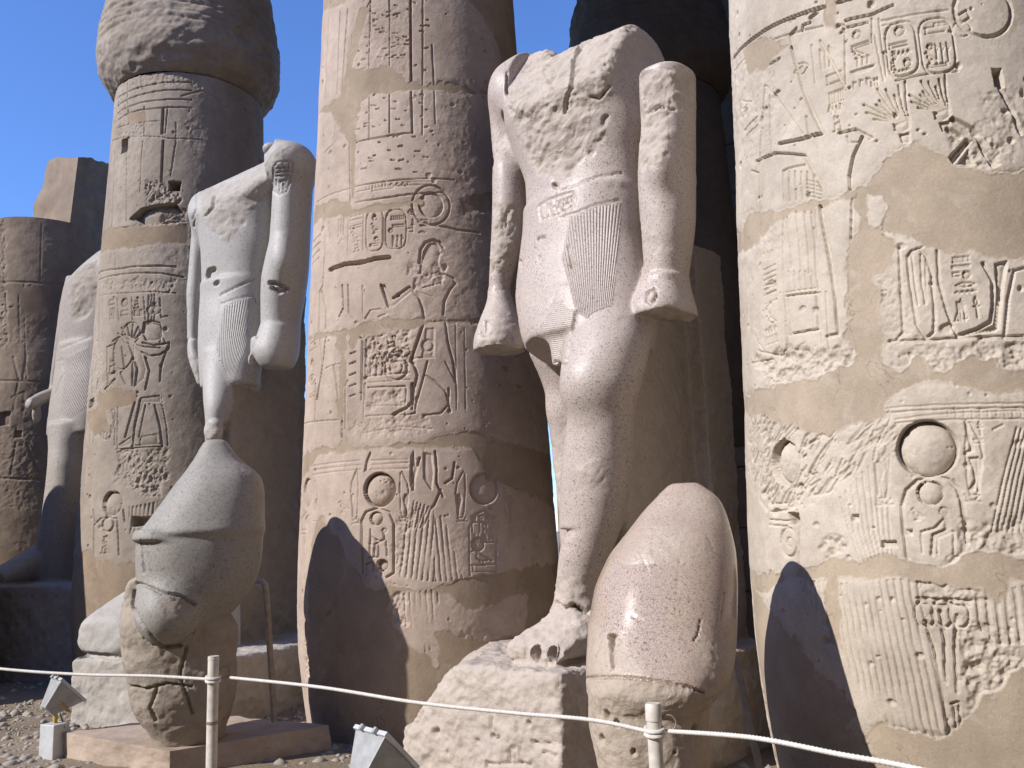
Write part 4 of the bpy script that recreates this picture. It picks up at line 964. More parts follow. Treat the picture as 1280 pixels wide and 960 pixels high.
# architraves above the frame, and added roof slabs that keep the aisle dark
def roof():
    zb = NECK + 3.12
    for j, lab in ((0, 'long stone beam resting on the front row of columns'), (1, 'long stone beam resting on the second row of columns')):
        a, b = col_xy(-1.45 if j == 0 else -.3, j), col_xy(3.2, j); L = np.linalg.norm(b - a); c = (a + b) / 2
        mb = MB(); n = 5
        for k in range(n):
            q = a + (b - a) * (k + .5) / n
            mb.box((q[0], q[1], zb + .65), (L / n - .02, 1.6, 1.3), (*RDIR, 0), (*FDIR, 0))
        tag(mb.build('architrave', MAT['stone_wall'], None, bevel=.03), lab, 'architrave')
    mb = MB()
    a, b = col_xy(-1.3, 0), col_xy(3.1, 0); n = 14
    for k in range(n):
        q = a + (b - a) * (k + .5) / n + S_BACK * .5
        mb.box((q[0], q[1], zb + 1.3 + .27), (np.linalg.norm(b - a) / n - .03, np.linalg.norm(S_BACK) + 1.2, .5), (*RDIR, 0), (*FDIR, 0))
    tag(mb.build('added_roof_slabs', MAT['stone_wall'], None, bevel=.03), 'row of unseen roof slabs added to darken the aisle behind the statues', 'roof')
roof()
# the outer wall behind the aisle, and unseen court walls added to cut sky light
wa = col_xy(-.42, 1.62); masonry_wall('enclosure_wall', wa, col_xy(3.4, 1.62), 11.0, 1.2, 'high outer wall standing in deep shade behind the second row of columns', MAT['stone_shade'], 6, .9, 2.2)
pr = C_M + RDIR * 13.5; masonry_wall('sky_blocking_wall', pr - FDIR * 9, pr + FDIR * 27, 19.0, 1.5, 'tall unseen wall added beyond the right of the picture to block sky light', MAT['stone_wall'], 7, 1.0, 2.6)
pl_ = C_M - RDIR * 14.5; masonry_wall('sky_blocking_wall', pl_ + FDIR * 3, pl_ + FDIR * 22, 10.0, 1.2, 'unseen side wall added beyond the left of the picture to block sky light', MAT['stone_wall'], 12, 1.0, 2.6)
pb_ = C_M + FDIR * 22.5; masonry_wall('sky_blocking_wall', pb_ - RDIR * 14, pb_ + RDIR * 14, 12.0, 1.2, 'unseen far wall added behind the viewer to block sky light', MAT['stone_wall'], 8, 1.0, 2.6)
plain_column('stone_column', 2, 0, MAT['stone_mid'], 'next column of the front row, beyond the right edge of the picture', 'papyrus columns of the front row', 9)
plain_column('stone_column', 3, 0, MAT['stone_mid'], 'last column of the front row, far beyond the right edge of the picture', 'papyrus columns of the front row', 10)

# ------------------------------------------------------------------ sculpture: solid fields meshed with surface nets
def smin(a, b, k):
    if k <= 0: return np.minimum(a, b)
    h = np.maximum(k - np.abs(a - b), 0) / k
    return np.minimum(a, b) - h * h * k * .25

def smax(a, b, k): return -smin(-a, -b, k)

class Figure:
    """statue-local frame: u = the statue's left, v = forward, z = up"""
    def __init__(s, origin, lo, hi, h, fdir=FDIR):
        s.o = np.array([origin[0], origin[1], 0.0]); s.h = h
        s.F = np.array([*fdir, 0.0]); s.L = np.array([-fdir[1], fdir[0], 0.0])
        s.U = np.arange(lo[0], hi[0] + h, h, dtype=np.float32); s.V = np.arange(lo[1], hi[1] + h, h, dtype=np.float32); s.Z = np.arange(lo[2], hi[2] + h, h, dtype=np.float32)
        s.f = np.full((len(s.U), len(s.V), len(s.Z)), 9.0, np.float32); s.g = np.full(s.f.shape, -1, np.int8); s.names = []
    def loc(s, p):
        d = np.asarray(p) - s.o; return np.stack([d @ s.L, d @ s.F, d[..., 2]], -1)
    def wor(s, q): return s.o + q[..., 0:1] * s.L + q[..., 1:2] * s.F + q[..., 2:3] * np.array([0, 0, 1.0])
    def P(s, x, y, v):
        """photo measurement on the upright sheet v = const -> local point"""
        d = ray(x, y); e = np.array([0, 0, EYE]) - s.o
        t = (v - e @ s.F) / (d @ s.F); return s.loc(np.array([0, 0, EYE]) + d * t)
    def span(s, rows, v, k=.7):
        """rows of (y, left, right) in the photo -> loft stations (z, cu, cv, a, b)"""
        out = []
        for r in rows:
            y, l, rr = r[:3]; vv = r[3] if len(r) > 3 and r[3] is not None else v; kk = r[4] if len(r) > 4 else k
            a_, b_ = s.P(l, y, vv), s.P(rr, y, vv); c = s.P((l + rr) / 2, y, vv)
            wp = s.wor(c); to = np.array([-wp[0], -wp[1], 0]); to /= np.linalg.norm(to); cph = abs(to @ s.F); sph = math.sqrt(1 - cph * cph)
            # width seen square-on to the line of sight
            wv = np.linalg.norm(wp - np.array([0, 0, EYE])) ; half = abs(b_[0] - a_[0]) / 2 * cph
            a = half / math.sqrt(cph ** 2 + (kk * sph) ** 2)
            out.append((c[2], c[0], vv, a, a * kk))
        out.sort(); return out
    def gid(s, name):
        if name not in s.names: s.names.append(name)
        return s.names.index(name)
    def put(s, val, sl, name, k):
        cur = s.f[sl]; new = smin(cur, val, k)
        s.g[sl] = np.where(val < cur, s.gid(name), s.g[sl]); s.f[sl] = new
    def loft(s, st, name, k=.03, n=2.3, axis='z', z0=None, z1=None, rnd=.02):
        """stack of superellipses along an axis; st = (t, c1, c2, a, b)"""
        st = sorted(st); T = np.array([q[0] for q in st])
        A = {'z': s.Z, 'v': s.V, 'u': s.U}[axis]; lo = T[0] if z0 is None else z0; hi = T[-1] if z1 is None else z1
        i0 = max(np.searchsorted(A, lo - .12), 0); i1 = min(np.searchsorted(A, hi + .12), len(A))
        t = A[i0:i1]
        def ip(kk):
            v = np.array([q[kk] for q in st]); x = np.interp(t, T, v)
            for _ in range(3):        # ease the joints between stations
                r = max(int(.035 / s.h), 1); pad = np.pad(x, r, mode='edge'); x = np.convolve(pad, np.ones(2 * r + 1) / (2 * r + 1), 'valid')
            return x.astype(np.float32)
        c1, c2, a, b = (ip(q) for q in (1, 2, 3, 4))
        if axis == 'z':
            X = np.abs((s.U[:, None, None] - c1) / a); Y = np.abs((s.V[None, :, None] - c2) / b); tt = t[None, None]; sl = (slice(None), slice(None), slice(i0, i1))
        elif axis == 'v':
            X = np.abs((s.U[:, None, None] - c1[None, :, None]) / a[None, :, None]); Y = np.abs((s.Z[None, None] - c2[None, :, None]) / b[None, :, None]); tt = t[None, :, None]; a = a[None, :, None]; b = b[None, :, None]; sl = (slice(None), slice(i0, i1), slice(None))
        r = (X ** n + Y ** n) ** (1.0 / n)
        val = (r - 1) * np.minimum(a, b)
        cap = np.maximum(lo - tt, tt - hi)
        val = smax(val, np.broadcast_to(cap, val.shape), rnd * 2)
        s.put(val.astype(np.float32), sl, name, k)
    def ball(s, c, r, name, k=.03):
        r = np.array(r, float); lo = np.array(c) - r - .15; hi = np.array(c) + r + .15
        sl = tuple(slice(max(np.searchsorted(A, lo[q]), 0), np.searchsorted(A, hi[q])) for q, A in enumerate((s.U, s.V, s.Z)))
        if min(x.stop - x.start for x in sl) < 1: return
        d = np.sqrt(((s.U[sl[0], None, None] - c[0]) / r[0]) ** 2 + ((s.V[None, sl[1], None] - c[1]) / r[1]) ** 2 + ((s.Z[None, None, sl[2]] - c[2]) / r[2]) ** 2)
        s.put(((d - 1) * r.min()).astype(np.float32), sl, name, k)
    def slab(s, lo, hi, name, k=.0, rnd=.03):
        lo = np.array(lo, float); hi = np.array(hi, float); c = (lo + hi) / 2; hf = (hi - lo) / 2 - rnd
        sl = tuple(slice(max(np.searchsorted(A, lo[q] - .15), 0), np.searchsorted(A, hi[q] + .15)) for q, A in enumerate((s.U, s.V, s.Z)))
        X = np.abs(s.U[sl[0], None, None] - c[0]) - hf[0]; Y = np.abs(s.V[None, sl[1], None] - c[1]) - hf[1]; Z = np.abs(s.Z[None, None, sl[2]] - c[2]) - hf[2]
        val = np.sqrt(np.maximum(X, 0) ** 2 + np.maximum(Y, 0) ** 2 + np.maximum(Z, 0) ** 2) + np.minimum(np.maximum(X, np.maximum(Y, Z)), 0) - rnd
        s.put(val.astype(np.float32), sl, name, k)
    def plane_val(s, n, p): 
        n = np.array(n, float); n /= np.linalg.norm(n)
        return ((s.U[:, None, None] - p[0]) * n[0] + (s.V[None, :, None] - p[1]) * n[1] + (s.Z[None, None] - p[2]) * n[2]).astype(np.float32)
    def cut(s, n, p, k=.01, where=None, store=True):
        """break away everything on the n side of a plane (only inside the box 'where')"""
        pv = s.plane_val(n, p)
        if where is not None:
            lo, hi = where
            m = np.maximum.reduce([np.broadcast_to(x, s.f.shape) for x in (lo[0] - s.U[:, None, None], s.U[:, None, None] - hi[0], lo[1] - s.V[None, :, None], s.V[None, :, None] - hi[1], lo[2] - s.Z[None, None], s.Z[None, None] - hi[2])])
            pv = np.where(m < 0, np.minimum(pv, -m), -9).astype(np.float32)
        s.f = smax(s.f, pv, k)
    def shear(s, n, p, z1, slope, k=.02):
        # a broken face that runs out gradually below the level z1
        pv = s.plane_val(n, p) - np.maximum(0, z1 - s.Z)[None, None] * np.float32(slope)
        s.f = smax(s.f, pv.astype(np.float32), k)
    def dig(s, c, r, k=.02):
        r = np.array(r, float); lo = np.array(c) - r - .1; hi = np.array(c) + r + .1
        sl = tuple(slice(max(np.searchsorted(A, lo[q]), 0), np.searchsorted(A, hi[q])) for q, A in enumerate((s.U, s.V, s.Z)))
        if min(x.stop - x.start for x in sl) < 1: return
        d = np.sqrt(((s.U[sl[0], None, None] - c[0]) / r[0]) ** 2 + ((s.V[None, sl[1], None] - c[1]) / r[1]) ** 2 + ((s.Z[None, None, sl[2]] - c[2]) / r[2]) ** 2)
        s.f[sl] = smax(s.f[sl], (-(d - 1) * r.min()).astype(np.float32), k)
    def trench(s, pts, rad, k=.01):
        """a crack cut along a chain of local points"""
        pts = [np.array(p, float) for p in pts]; lo = np.min(pts, 0) - rad - .08; hi = np.max(pts, 0) + rad + .08
        sl = tuple(slice(max(np.searchsorted(A, lo[q]), 0), np.searchsorted(A, hi[q])) for q, A in enumerate((s.U, s.V, s.Z)))
        X = s.U[sl[0], None, None]; Y = s.V[None, sl[1], None]; Z = s.Z[None, None, sl[2]]; D = None
        for a, b in zip(pts[:-1], pts[1:]):
            e = b - a; L = e @ e + 1e-9; t = np.clip(((X - a[0]) * e[0] + (Y - a[1]) * e[1] + (Z - a[2]) * e[2]) / L, 0, 1)
            d = np.sqrt((X - a[0] - t * e[0]) ** 2 + (Y - a[1] - t * e[1]) ** 2 + (Z - a[2] - t * e[2]) ** 2); D = d if D is None else np.minimum(D, d)
        s.f[sl] = smax(s.f[sl], (rad - D).astype(np.float32), k)
    def nets(s):
        f = s.f; nx, ny, nz = f.shape; ins = f < 0
        cnt = np.zeros((nx - 1, ny - 1, nz - 1), np.int8)
        cs = [(a, b, c) for a in (0, 1) for b in (0, 1) for c in (0, 1)]
        for a, b, c in cs: cnt += ins[a:nx - 1 + a, b:ny - 1 + b, c:nz - 1 + c]
        act = np.argwhere((cnt > 0) & (cnt < 8)); del cnt
        vals = np.stack([f[act[:, 0] + a, act[:, 1] + b, act[:, 2] + c] for a, b, c in cs], 1)
        acc = np.zeros((len(act), 3)); n = np.zeros(len(act))
        for i in range(8):
            for ax in range(3):
                if cs[i][ax] == 1: continue
                o = list(cs[i]); o[ax] = 1; j = cs.index(tuple(o)); va, vb = vals[:, i], vals[:, j]; m = (va < 0) != (vb < 0)
                t = np.where(m, va / np.where(m, va - vb, 1), 0); p = np.tile(np.array(cs[i], float), (len(act), 1)); p[:, ax] += t
                acc += np.where(m[:, None], p, 0); n += m
        V = act + acc / n[:, None]
        idx = np.full((nx - 1, ny - 1, nz - 1), -1, np.int32); idx[tuple(act.T)] = np.arange(len(act))
        G = s.g[tuple(np.minimum(np.round(V).astype(int), np.array(f.shape) - 1).T)]
        Qs = []
        for ax in range(3):
            sh = [nx, ny, nz]; sa = [slice(0, k) for k in sh]; sb = list(sa); sa[ax] = slice(0, sh[ax] - 1); sb[ax] = slice(1, sh[ax])
            A, B = ins[tuple(sa)], ins[tuple(sb)]; e = np.argwhere(A != B); o1, o2 = [k for k in range(3) if k != ax]
            e = e[(e[:, o1] > 0) & (e[:, o2] > 0) & (e[:, o1] < sh[o1] - 1) & (e[:, o2] < sh[o2] - 1)]
            flip = A[tuple(e.T)]
            q = []
            for d1, d2 in ((0, 0), (1, 0), (1, 1), (0, 1)):
                ee = e.copy(); ee[:, o1] -= d1; ee[:, o2] -= d2; q.append(idx[tuple(ee.T)])
            q = np.stack(q, 1)
            if ax == 1: flip = ~flip
            q = np.where(flip[:, None], q[:, ::-1], q); Qs.append(q)
        Q = np.concatenate(Qs); Q = Q[(Q >= 0).all(1)]
        lo = np.array([s.U[0], s.V[0], s.Z[0]])
        return lo + V * s.h, Q, G

def vnormals(V, Q):
    n = np.cross(V[Q[:, 2]] - V[Q[:, 0]], V[Q[:, 3]] - V[Q[:, 1]]); N_ = np.zeros_like(V)
    for k in range(4):
        for ax in range(3): N_[:, ax] += np.bincount(Q[:, k], n[:, ax], len(V))
    return N_ / (np.linalg.norm(N_, axis=1)[:, None] + 1e-12)

def relax(V, Q, it=1, lam=.5):
    for _ in range(it):
        S = np.zeros_like(V); c = np.zeros(len(V))
        for a, b in ((0, 1), (1, 2), (2, 3), (3, 0)):
            for ax in range(3):
                S[:, ax] += np.bincount(Q[:, a], V[Q[:, b], ax], len(V)); S[:, ax] += np.bincount(Q[:, b], V[Q[:, a], ax], len(V))
            c += np.bincount(Q[:, a], minlength=len(V)) + np.bincount(Q[:, b], minlength=len(V))
        V = V * (1 - lam) + lam * S / np.maximum(c, 1)[:, None]
    return V

def seg_dist(pix, pts):
    D = None
    for a, b in zip(pts[:-1], pts[1:]):
        a = np.array(a, float); e = np.array(b, float) - a; t = np.clip(((pix - a) @ e) / (e @ e + 1e-9), 0, 1)
        d = np.hypot(*(pix - a - t[:, None] * e).T); D = d if D is None else np.minimum(D, d)
    return D

def poly_in(pix, pts):
    x, y = pix.T; r = np.zeros(len(pix), bool); n = len(pts)
    for k in range(n):
        x0, y0 = pts[k]; x1, y1 = pts[(k + 1) % n]
        r ^= ((y0 > y) != (y1 > y)) & (x < (x1 - x0) * (y - y0) / ((y1 - y0) or 1e-9) + x0)
    return r

def poly_sd(pix, pts):
    d = seg_dist(pix, list(pts) + [pts[0]]); return np.where(poly_in(pix, pts), -d, d)

class Skin:
    """meshed figure plus the attributes its stone needs"""
    def __init__(s, fig, smooth=1):
        s.fig = fig; V, s.Q, s.G = fig.nets(); V = relax(V, s.Q, smooth, .5); s.W = fig.wor(V); s.n = vnormals(s.W, s.Q)
        s.pix = project(s.W); d = s.W - np.array([0, 0, EYE]); s.front = (np.sum(s.n * d, 1) < 0)
        s.rough = np.zeros(len(V), np.float32); s.pleat = s.rough.copy(); s.phase = s.rough.copy(); s.stain = s.rough.copy(); s.disp = s.rough.copy()
        s.j = fbm(s.W, 5.0, 9, 4)
    def cut_line(s, pts, w, d, jit=1.0):
        D = seg_dist(s.pix, pts) + s.j * jit; s.disp -= np.where(s.front, d * np.clip(1.3 - (np.maximum(D, 0) / w) ** 2, 0, 1), 0)
    def raw(s, poly, edge=4.0, amt=1.0, jit=9.0, groups=None):
        D = poly_sd(s.pix, poly) + s.j * jit; m = np.clip(.5 - D / edge, 0, 1) * amt * s.front
        if groups is not None: m = m * np.isin(s.G, [s.fig.gid(g) for g in groups])
        s.rough = np.maximum(s.rough, m); return m
    def finish(s, amp=.035, freq=5.0, seed=1, base=.003):
        k = s.W * 1.0
        rd = -np.abs(fbm(k, freq, seed, 5)) * 1.3 + .42 * fbm(k, freq * 3.4, seed + 8, 3)
        tq = fbm(k, freq * .55, seed + 21, 3) * 5.5; fr = tq - np.floor(tq); terr = (np.floor(tq) + np.clip((fr - .8) / .2, 0, 1)) / 5.5     # stepped fracture faces
        s.disp += s.rough * amp * (.62 * rd + .9 * terr) + base * fbm(k, 9, seed + 3, 3)
        s.W = s.W + s.n * s.disp[:, None]; s.n = vnormals(s.W, s.Q)
    def emit(s, root, mat, plan):
        """plan: group name -> (object name, parent group or None, material)"""
        made = {}
        fg = np.stack([s.G[s.Q[:, k]] for k in range(4)], 1); fg = np.sort(fg, 1)[:, 1]
        for g, (nm, par, mt) in plan.items():
            if g not in s.fig.names: continue
            fm = fg == s.fig.gid(g)
            if not fm.any(): continue
            q = s.Q[fm]; u, inv = np.unique(q, return_inverse=True); q = inv.reshape(q.shape)
            me = np_mesh(nm, s.W[u], q, {'rough': s.rough[u], 'pleat': s.pleat[u], 'phase': s.phase[u], 'stain': s.stain[u], 'plaster': 0 * s.stain[u]}, s.n[u])
            made[g] = link(nm, me, mt or mat, made[par] if par else root, smooth=False)
        return made

def pl_pts(x0, y0, k, pts): return [(x0 + k * a, y0 + k * b) for a, b in pts]

# ---- the big pink granite king between the middle and the near column
def statue_big():
    O = C_M + S_ROW / 2 + FDIR * .45
    fg = Figure(O, (-1.75, -1.45, .15), (1.1, 1.25, 6.35), .0135)
    P, span = fg.P, fg.span
    # torso with its chest broken away
    fg.loft(span([(40, 700, 806), (50, 668, 818), (64, 646, 832), (88, 632, 846), (110, 628, 850), (140, 630, 834), (160, 637, 816), (190, 649, 808), (215, 657, 801), (240, 658, 800), (270, 657, 803)], 0, .60), 'torso', n=2.35, rnd=.06)
    fg.ball(P(646, 120, 0), (.23, .28, .31), 'torso', .10); fg.ball(P(672, 98, -.12), (.26, .26, .25), 'torso', .10)
    fg.loft([(-.45, .02, P(740, 90, 0)[2], .42, .42), (-.15, .02, P(740, 90, 0)[2], .42, .42)], 'torso', .1, axis='v')
    fg.shear((.94, .20, .10), P(785, 40, .02), P(760, 112, .3)[2], .12, .015)
    fg.cut((.05, .80, .58), P(690, 58, -.06), .07, ((P(640, 110, .2)[0], -1.4, P(700, 235, 0)[2]), (1.6, 1.4, 7)))
    pass
    fg.cut((.33, .2, 1), P(722, 50, -.0), .02, ((-1.6, -1.4, 4.5), (P(727, 60, -.0)[0], 1.4, 7)))
    fg.dig(P(752, 140, .47), (.10, .15, .17), .015); fg.dig(P(738, 178, .42), (.07, .16, .17), .015); fg.dig(P(733, 190, .44), (.05, .14, .10), .01)
    fg.dig(P(636, 150, .16), (.035, .12, .07), .015)
    # arms hanging at the sides with closed fists
    fg.loft(span([(112, 621, 655), (125, 614, 652), (150, 613, 649), (175, 615, 650), (197, 616, 657), (225, 616, 659), (258, 616, 658), (286, 615, 655), (320, 613, 649), (345, 612, 641), (368, 611, 636), (384, 610, 640)], 0.02, 1.15), 'arm_r', .07, n=2.15, rnd=.09)
    fg.loft(span([(362, 612, 636, .02, 1.1), (380, 609, 641, .05, 1.1), (395, 603, 648, .08, 1.15), (412, 597, 655, .10, 1.2), (428, 594, 656, .12, 1.2), (440, 594, 656, .12, 1.2)], 0.08, 1.2), 'hand_r', .03, n=2.6, rnd=.015)
    c = P(603, 411, .33); fg.loft([(c[1] - .2, c[0], c[2], .04, .08), (c[1], c[0], c[2], .04, .08)], 'hand_r', .02, axis='v', rnd=.01)
    fg.trench([P(612, 398, .38), P(616, 420, .40), P(613, 440, .40)], .02, .01)
    fg.loft(span([(94, 801, 868), (130, 802, 868), (160, 804, 868), (190, 801, 868), (219, 799, 868), (258, 801, 868), (275, 803, 868), (300, 805, 866), (328, 806, 862), (350, 806, 859), (362, 804, 858)], 0, 1.25), 'arm_l', .02, n=2.5, rnd=.012)
    fg.ball(P(826, 208, .22), (.07, .08, .12), 'arm_l', .10)
    fg.loft(span([(346, 806, 859), (358, 802, 861, .03), (371, 795, 864, .06), (385, 792, 868, .08), (397, 793, 870, .08)], .05, 1.35), 'hand_l', .03, n=2.7, rnd=.012)
    fg.cut((-.22, -.1, -.97), P(840, 401, .08), .01, ((.3, -1, 3.0), (1.2, 1, 3.9)))
    fg.trench([P(806, 368, .44), P(809, 384, .46), P(813, 400, .46)], .022, .012)
    # kilt and apron
    fg.loft(span([(250, 656, 803), (280, 655, 806), (320, 650, 809), (360, 646, 815, .04), (395, 649, 819, .10), (420, 655, 818, .15), (450, 668, 812, .15)], .0, .72), 'kilt', .02, n=2.4)
    fg.cut((0, .30, -.95), P(738, 404, .52), .012, ((-1.2, -.9, 3.0), (1.2, 1.2, 4.2)))
    kz = [P(706, 365, .42), P(699, 400, .45), P(701, 435, .46), P(699, 457, .46)]
    fg.loft([(kz[3][2], kz[3][0], kz[3][1], .045, .04), (kz[2][2], kz[2][0], kz[2][1], .08, .045), (kz[1][2], kz[1][0], kz[1][1], .14, .05), (kz[0][2], kz[0][0], kz[0][1], .12, .05)], 'kilt', .08, n=4, rnd=.01)
    # legs: the left one strides forward, the right one hides behind it
    fg.loft(span([(380, 714, 812, .10, 1), (405, 711, 815, .20, 1), (435, 706, 812, .30, 1), (460, 703, 806, .36, 1), (484, 703, 800, .40, 1), (502, 707, 795, .40, 1), (518, 711, 792, .38, 1), (545, 707, 791, .36, 1), (580, 703, 790, .35, 1), (620, 701, 785, .35, 1), (660, 700, 776, .36, 1), (695, 699, 762, .38, 1), (725, 697, 750, .38, 1), (745, 694, 746, .38, 1), (770, 688, 748, .38, 1), (800, 684, 750, .36, 1)], .35, 1), 'leg_l', .03, n=2.25)
    fg.ball(P(728, 482, .58), (.11, .09, .14), 'leg_l', .14)
    fg.trench([P(715, 510, .70), P(732, 507, .72)], .01, .05)
    fg.loft(span([(400, 660, 742, -.05), (440, 662, 742, -.12), (470, 676, 745, -.2), (492, 683, 745, -.24), (512, 686, 745, -.25), (540, 688, 742, -.27), (580, 692, 742, -.28), (640, 698, 745, -.28), (700, 703, 742, -.28), (800, 700, 745, -.28), (850, 700, 745, -.28)], -.25, 1), 'leg_r', .02, n=2.2)
    fg.ball(P(699, 511, -.13), (.08, .06, .10), 'leg_r', .10)
    zb = 1.1; tl = on_level(626, 827, zb); tl = fg.loc(tl); tr = fg.loc(on_level(706, 833, zb))
    cu, tv = (tl[0] + tr[0]) / 2, (tl[1] + tr[1]) / 2; hw = (tr[0] - tl[0]) / 2
    fg.loft([(.05, .10, 1.26, .12, .18), (.25, .08, 1.32, .15, .24), (.45, .03, 1.30, .18, .22), (tv - .25, cu + .05, 1.24, hw * .95, .15), (tv - .08, cu + .01, 1.19, hw, .10), (tv + .02, cu, 1.16, hw * .96, .07)], 'foot_l', .05, n=2.4, axis='v', rnd=.03)
    for x, y in ((644, 819), (657, 819), (672, 817), (688, 819)):
        q = fg.loc(on_level(x, y, zb + .07)); fg.dig(q, (.020, .13, .055), .008)
    # back pillar, web, base
    fg.slab((-.40, -1.32, .9), (.50, -.85, 4.35), 'pillar', 0, .02)
    fg.slab((-.02, -1.0, 1.0), (.36, .18, 3.9), 'pillar', .03, .04)
    c0 = fg.loc(on_level(702, 840, zb))
    fg.slab((c0[0] - 1.62, -1.38, .2), (c0[0], c0[1] + .02, zb), 'base', .0, .05)
    fg.slab((c0[0], -1.38, .2), (.75, .30, zb - .02), 'base', 0, .03)
    fg.cut((-.62, .40, .68), fg.loc(on_level(560, 834, zb)), .12, ((-2, 0, .6), (1, 2, 2)))
    fg.cut((-.85, .52, .1), fg.loc(on_level(484, 895, .75)), .15, ((-2, 0, 0), (1, 2, 2)))
    sk = Skin(fg, 2)
    # carving and damage
    K = .28125
    rl = lambda pts: pl_pts(580, 0, K, pts); r2 = lambda pts: pl_pts(580, 230, K, pts)
    sk.raw(rl([(325, 215), (390, 190), (520, 180), (600, 130), (720, 100), (760, 120), (660, 150), (640, 300), (660, 380), (620, 470), (570, 540), (520, 620), (540, 690), (470, 770), (420, 760), (330, 790), (250, 620), (215, 520), (190, 480), (190, 390), (260, 380), (280, 290)]), groups=['torso'])
    sk.raw(rl([(540, 690), (620, 520), (640, 515), (610, 620), (570, 700)]), groups=['torso']); sk.raw(rl([(520, 420), (660, 360), (800, 330), (900, 330), (800, 130), (660, 130)]), amt=.55, groups=['torso'])
    sk.raw(rl([(785, 330), (1040, 320), (1040, 480), (935, 490), (900, 520), (905, 700), (860, 740), (780, 740)]), groups=['arm_l'], amt=.85)
    sk.raw(r2([(130, 90), (240, 100), (225, 290), (200, 385), (120, 390)]), groups=['arm_r'])
    sk.raw(r2([(780, 580), (900, 545), (1050, 560), (1050, 650), (780, 650)]), groups=['hand_l']); sk.raw(r2([(60, 690), (300, 690), (300, 780), (40, 780)]), groups=['hand_r'])
    for g, a in (('base', .8), ('foot_l', .75), ('pillar', .55)): sk.rough = np.maximum(sk.rough, a * (sk.G == fg.gid(g)))
    sk.raw([(690, 720), (760, 720), (760, 790), (620, 850)], amt=.5, jit=14, edge=25, groups=['leg_l', 'foot_l'])
    cl = sk.cut_line
    cl(rl([(515, 200), (490, 260), (475, 360), (455, 420), (445, 500)]), 2.0, .06, .5); cl(rl([(192, 320), (190, 400), (207, 500)]), 1.3, .02)
    cl(rl([(560, 430), (600, 440), (650, 380)]), 2.0, .025); cl(rl([(800, 505), (860, 470), (940, 485)]), 1.5, .025); cl(rl([(360, 320), (400, 390)]), 1.5, .015)
    q = seg_dist(sk.pix, rl([(400, 822), (408, 830)])); sk.disp -= np.where(sk.front, .04 * np.clip(1.4 - (q / 2.3) ** 2, 0, 1), 0)
    cl(rl([(395, 740), (398, 800)]), 2.5, .008, .3); cl(rl([(430, 842), (520, 812), (600, 785), (700, 768)]), 1.3, .014, .15)
    cl(r2([(430, 148), (500, 128), (600, 88), (690, 72)]), 1.2, .012, .15)
    # the king's name on the belt buckle
    cl(r2([(335, 92), (400, 62), (478, 36), (492, 60), (488, 100), (420, 135), (345, 160), (335, 130), (335, 92)]), 1.0, .012, .1)
    for g in ([(360, 90), (362, 150)], [(372, 85), (378, 145)], [(385, 90), (388, 140)], [(403, 72), (405, 84)], [(402, 100), (412, 135)], [(430, 75), (420, 110), (440, 125)], [(445, 70), (448, 118)], [(465, 55), (460, 105)], [(477, 52), (480, 98)], [(440, 90), (475, 80)]): cl(r2(g), 1.0, .014, .1)
    # crossing-over edge of the kilt and the apron's rim, chips
    cl(r2([(500, 570), (480, 660), (455, 790), (440, 808), (405, 790)]), 1.5, .02, .2); cl(r2([(410, 480), (370, 560), (330, 620)]), .9, .007, .2)
    cl(r2([(330, 245), (355, 238)]), 1.6, .022); cl(r2([(335, 320), (338, 345)]), 1.4, .015); cl(r2([(250, 345), (258, 380)]), 1.8, .03)
    D = poly_sd(sk.pix, r2([(455, 285), (465, 272), (498, 375), (470, 378)])); m = np.clip(.5 - D / 1.5, 0, 1) * sk.front; sk.disp -= .015 * m; sk.rough = np.maximum(sk.rough, .6 * m)
    cl(r2([(815, 478), (850, 465), (858, 490), (835, 535), (815, 520), (815, 478)]), 1.5, .03, .2); cl(r2([(140, 470), (205, 466)]), .9, .008, .1); cl(r2([(68, 612), (100, 615), (100, 682), (68, 680), (68, 612)]), .9, .012, .2)
    cl(pl_pts(580, 690, K, [(410, 225), (440, 252), (480, 238), (555, 265)]), 1.8, .03); cl(pl_pts(580, 690, K, [(480, 236), (555, 264)]), 2.2, .04)
    # inscription and scars on the base
    for g in ([(300, 845), (330, 858), (380, 855)], [(300, 845), (310, 862)], [(240, 870), (250, 940)], [(105, 935), (190, 945), (290, 945)], [(105, 935), (100, 960)], [(200, 880), (200, 930)], [(350, 890), (400, 910)], [(115, 745), (115, 790)], [(230, 760), (240, 800)], [(150, 820), (158, 850)]): cl(pl_pts(580, 690, K, g), 1.6, .022)
    for x, y, r_ in ((544, 915, 4), (521, 898, 4), (524, 890, 3), (614, 921, 3.5), (620, 923, 3), (660, 905, 2.5), (560, 940, 2.5), (640, 935, 2.5), (596, 926, 2.5), (500, 912, 3)):
        d = np.hypot(sk.pix[:, 0] - x, (sk.pix[:, 1] - y) * .8) + sk.j * 3; sk.disp -= np.where(sk.front, .04 * np.clip(1.3 - (d / r_) ** 2, 0, 1), 0)
    # fluting of the kilt: phase runs across the folds
    def flute(poly, la, lb, ra, rb, nf, groups, amt=1.0, edge=2.5):
        la, lb, ra, rb = (np.array(q, float) for q in (la, lb, ra, rb)); x, y = sk.pix.T
        xl = la[0] + (lb[0] - la[0]) * (y - la[1]) / (lb[1] - la[1]); xr = ra[0] + (rb[0] - ra[0]) * (y - ra[1]) / (rb[1] - ra[1])
        m = np.clip(.5 - poly_sd(sk.pix, poly) / edge, 0, 1) * sk.front * np.isin(sk.G, [fg.gid(g) for g in groups])
        use = m > sk.pleat; sk.pleat = np.where(use, m * amt, sk.pleat); sk.phase = np.where(m > 0, (x - xl) / (xr - xl) * nf * math.pi, sk.phase)
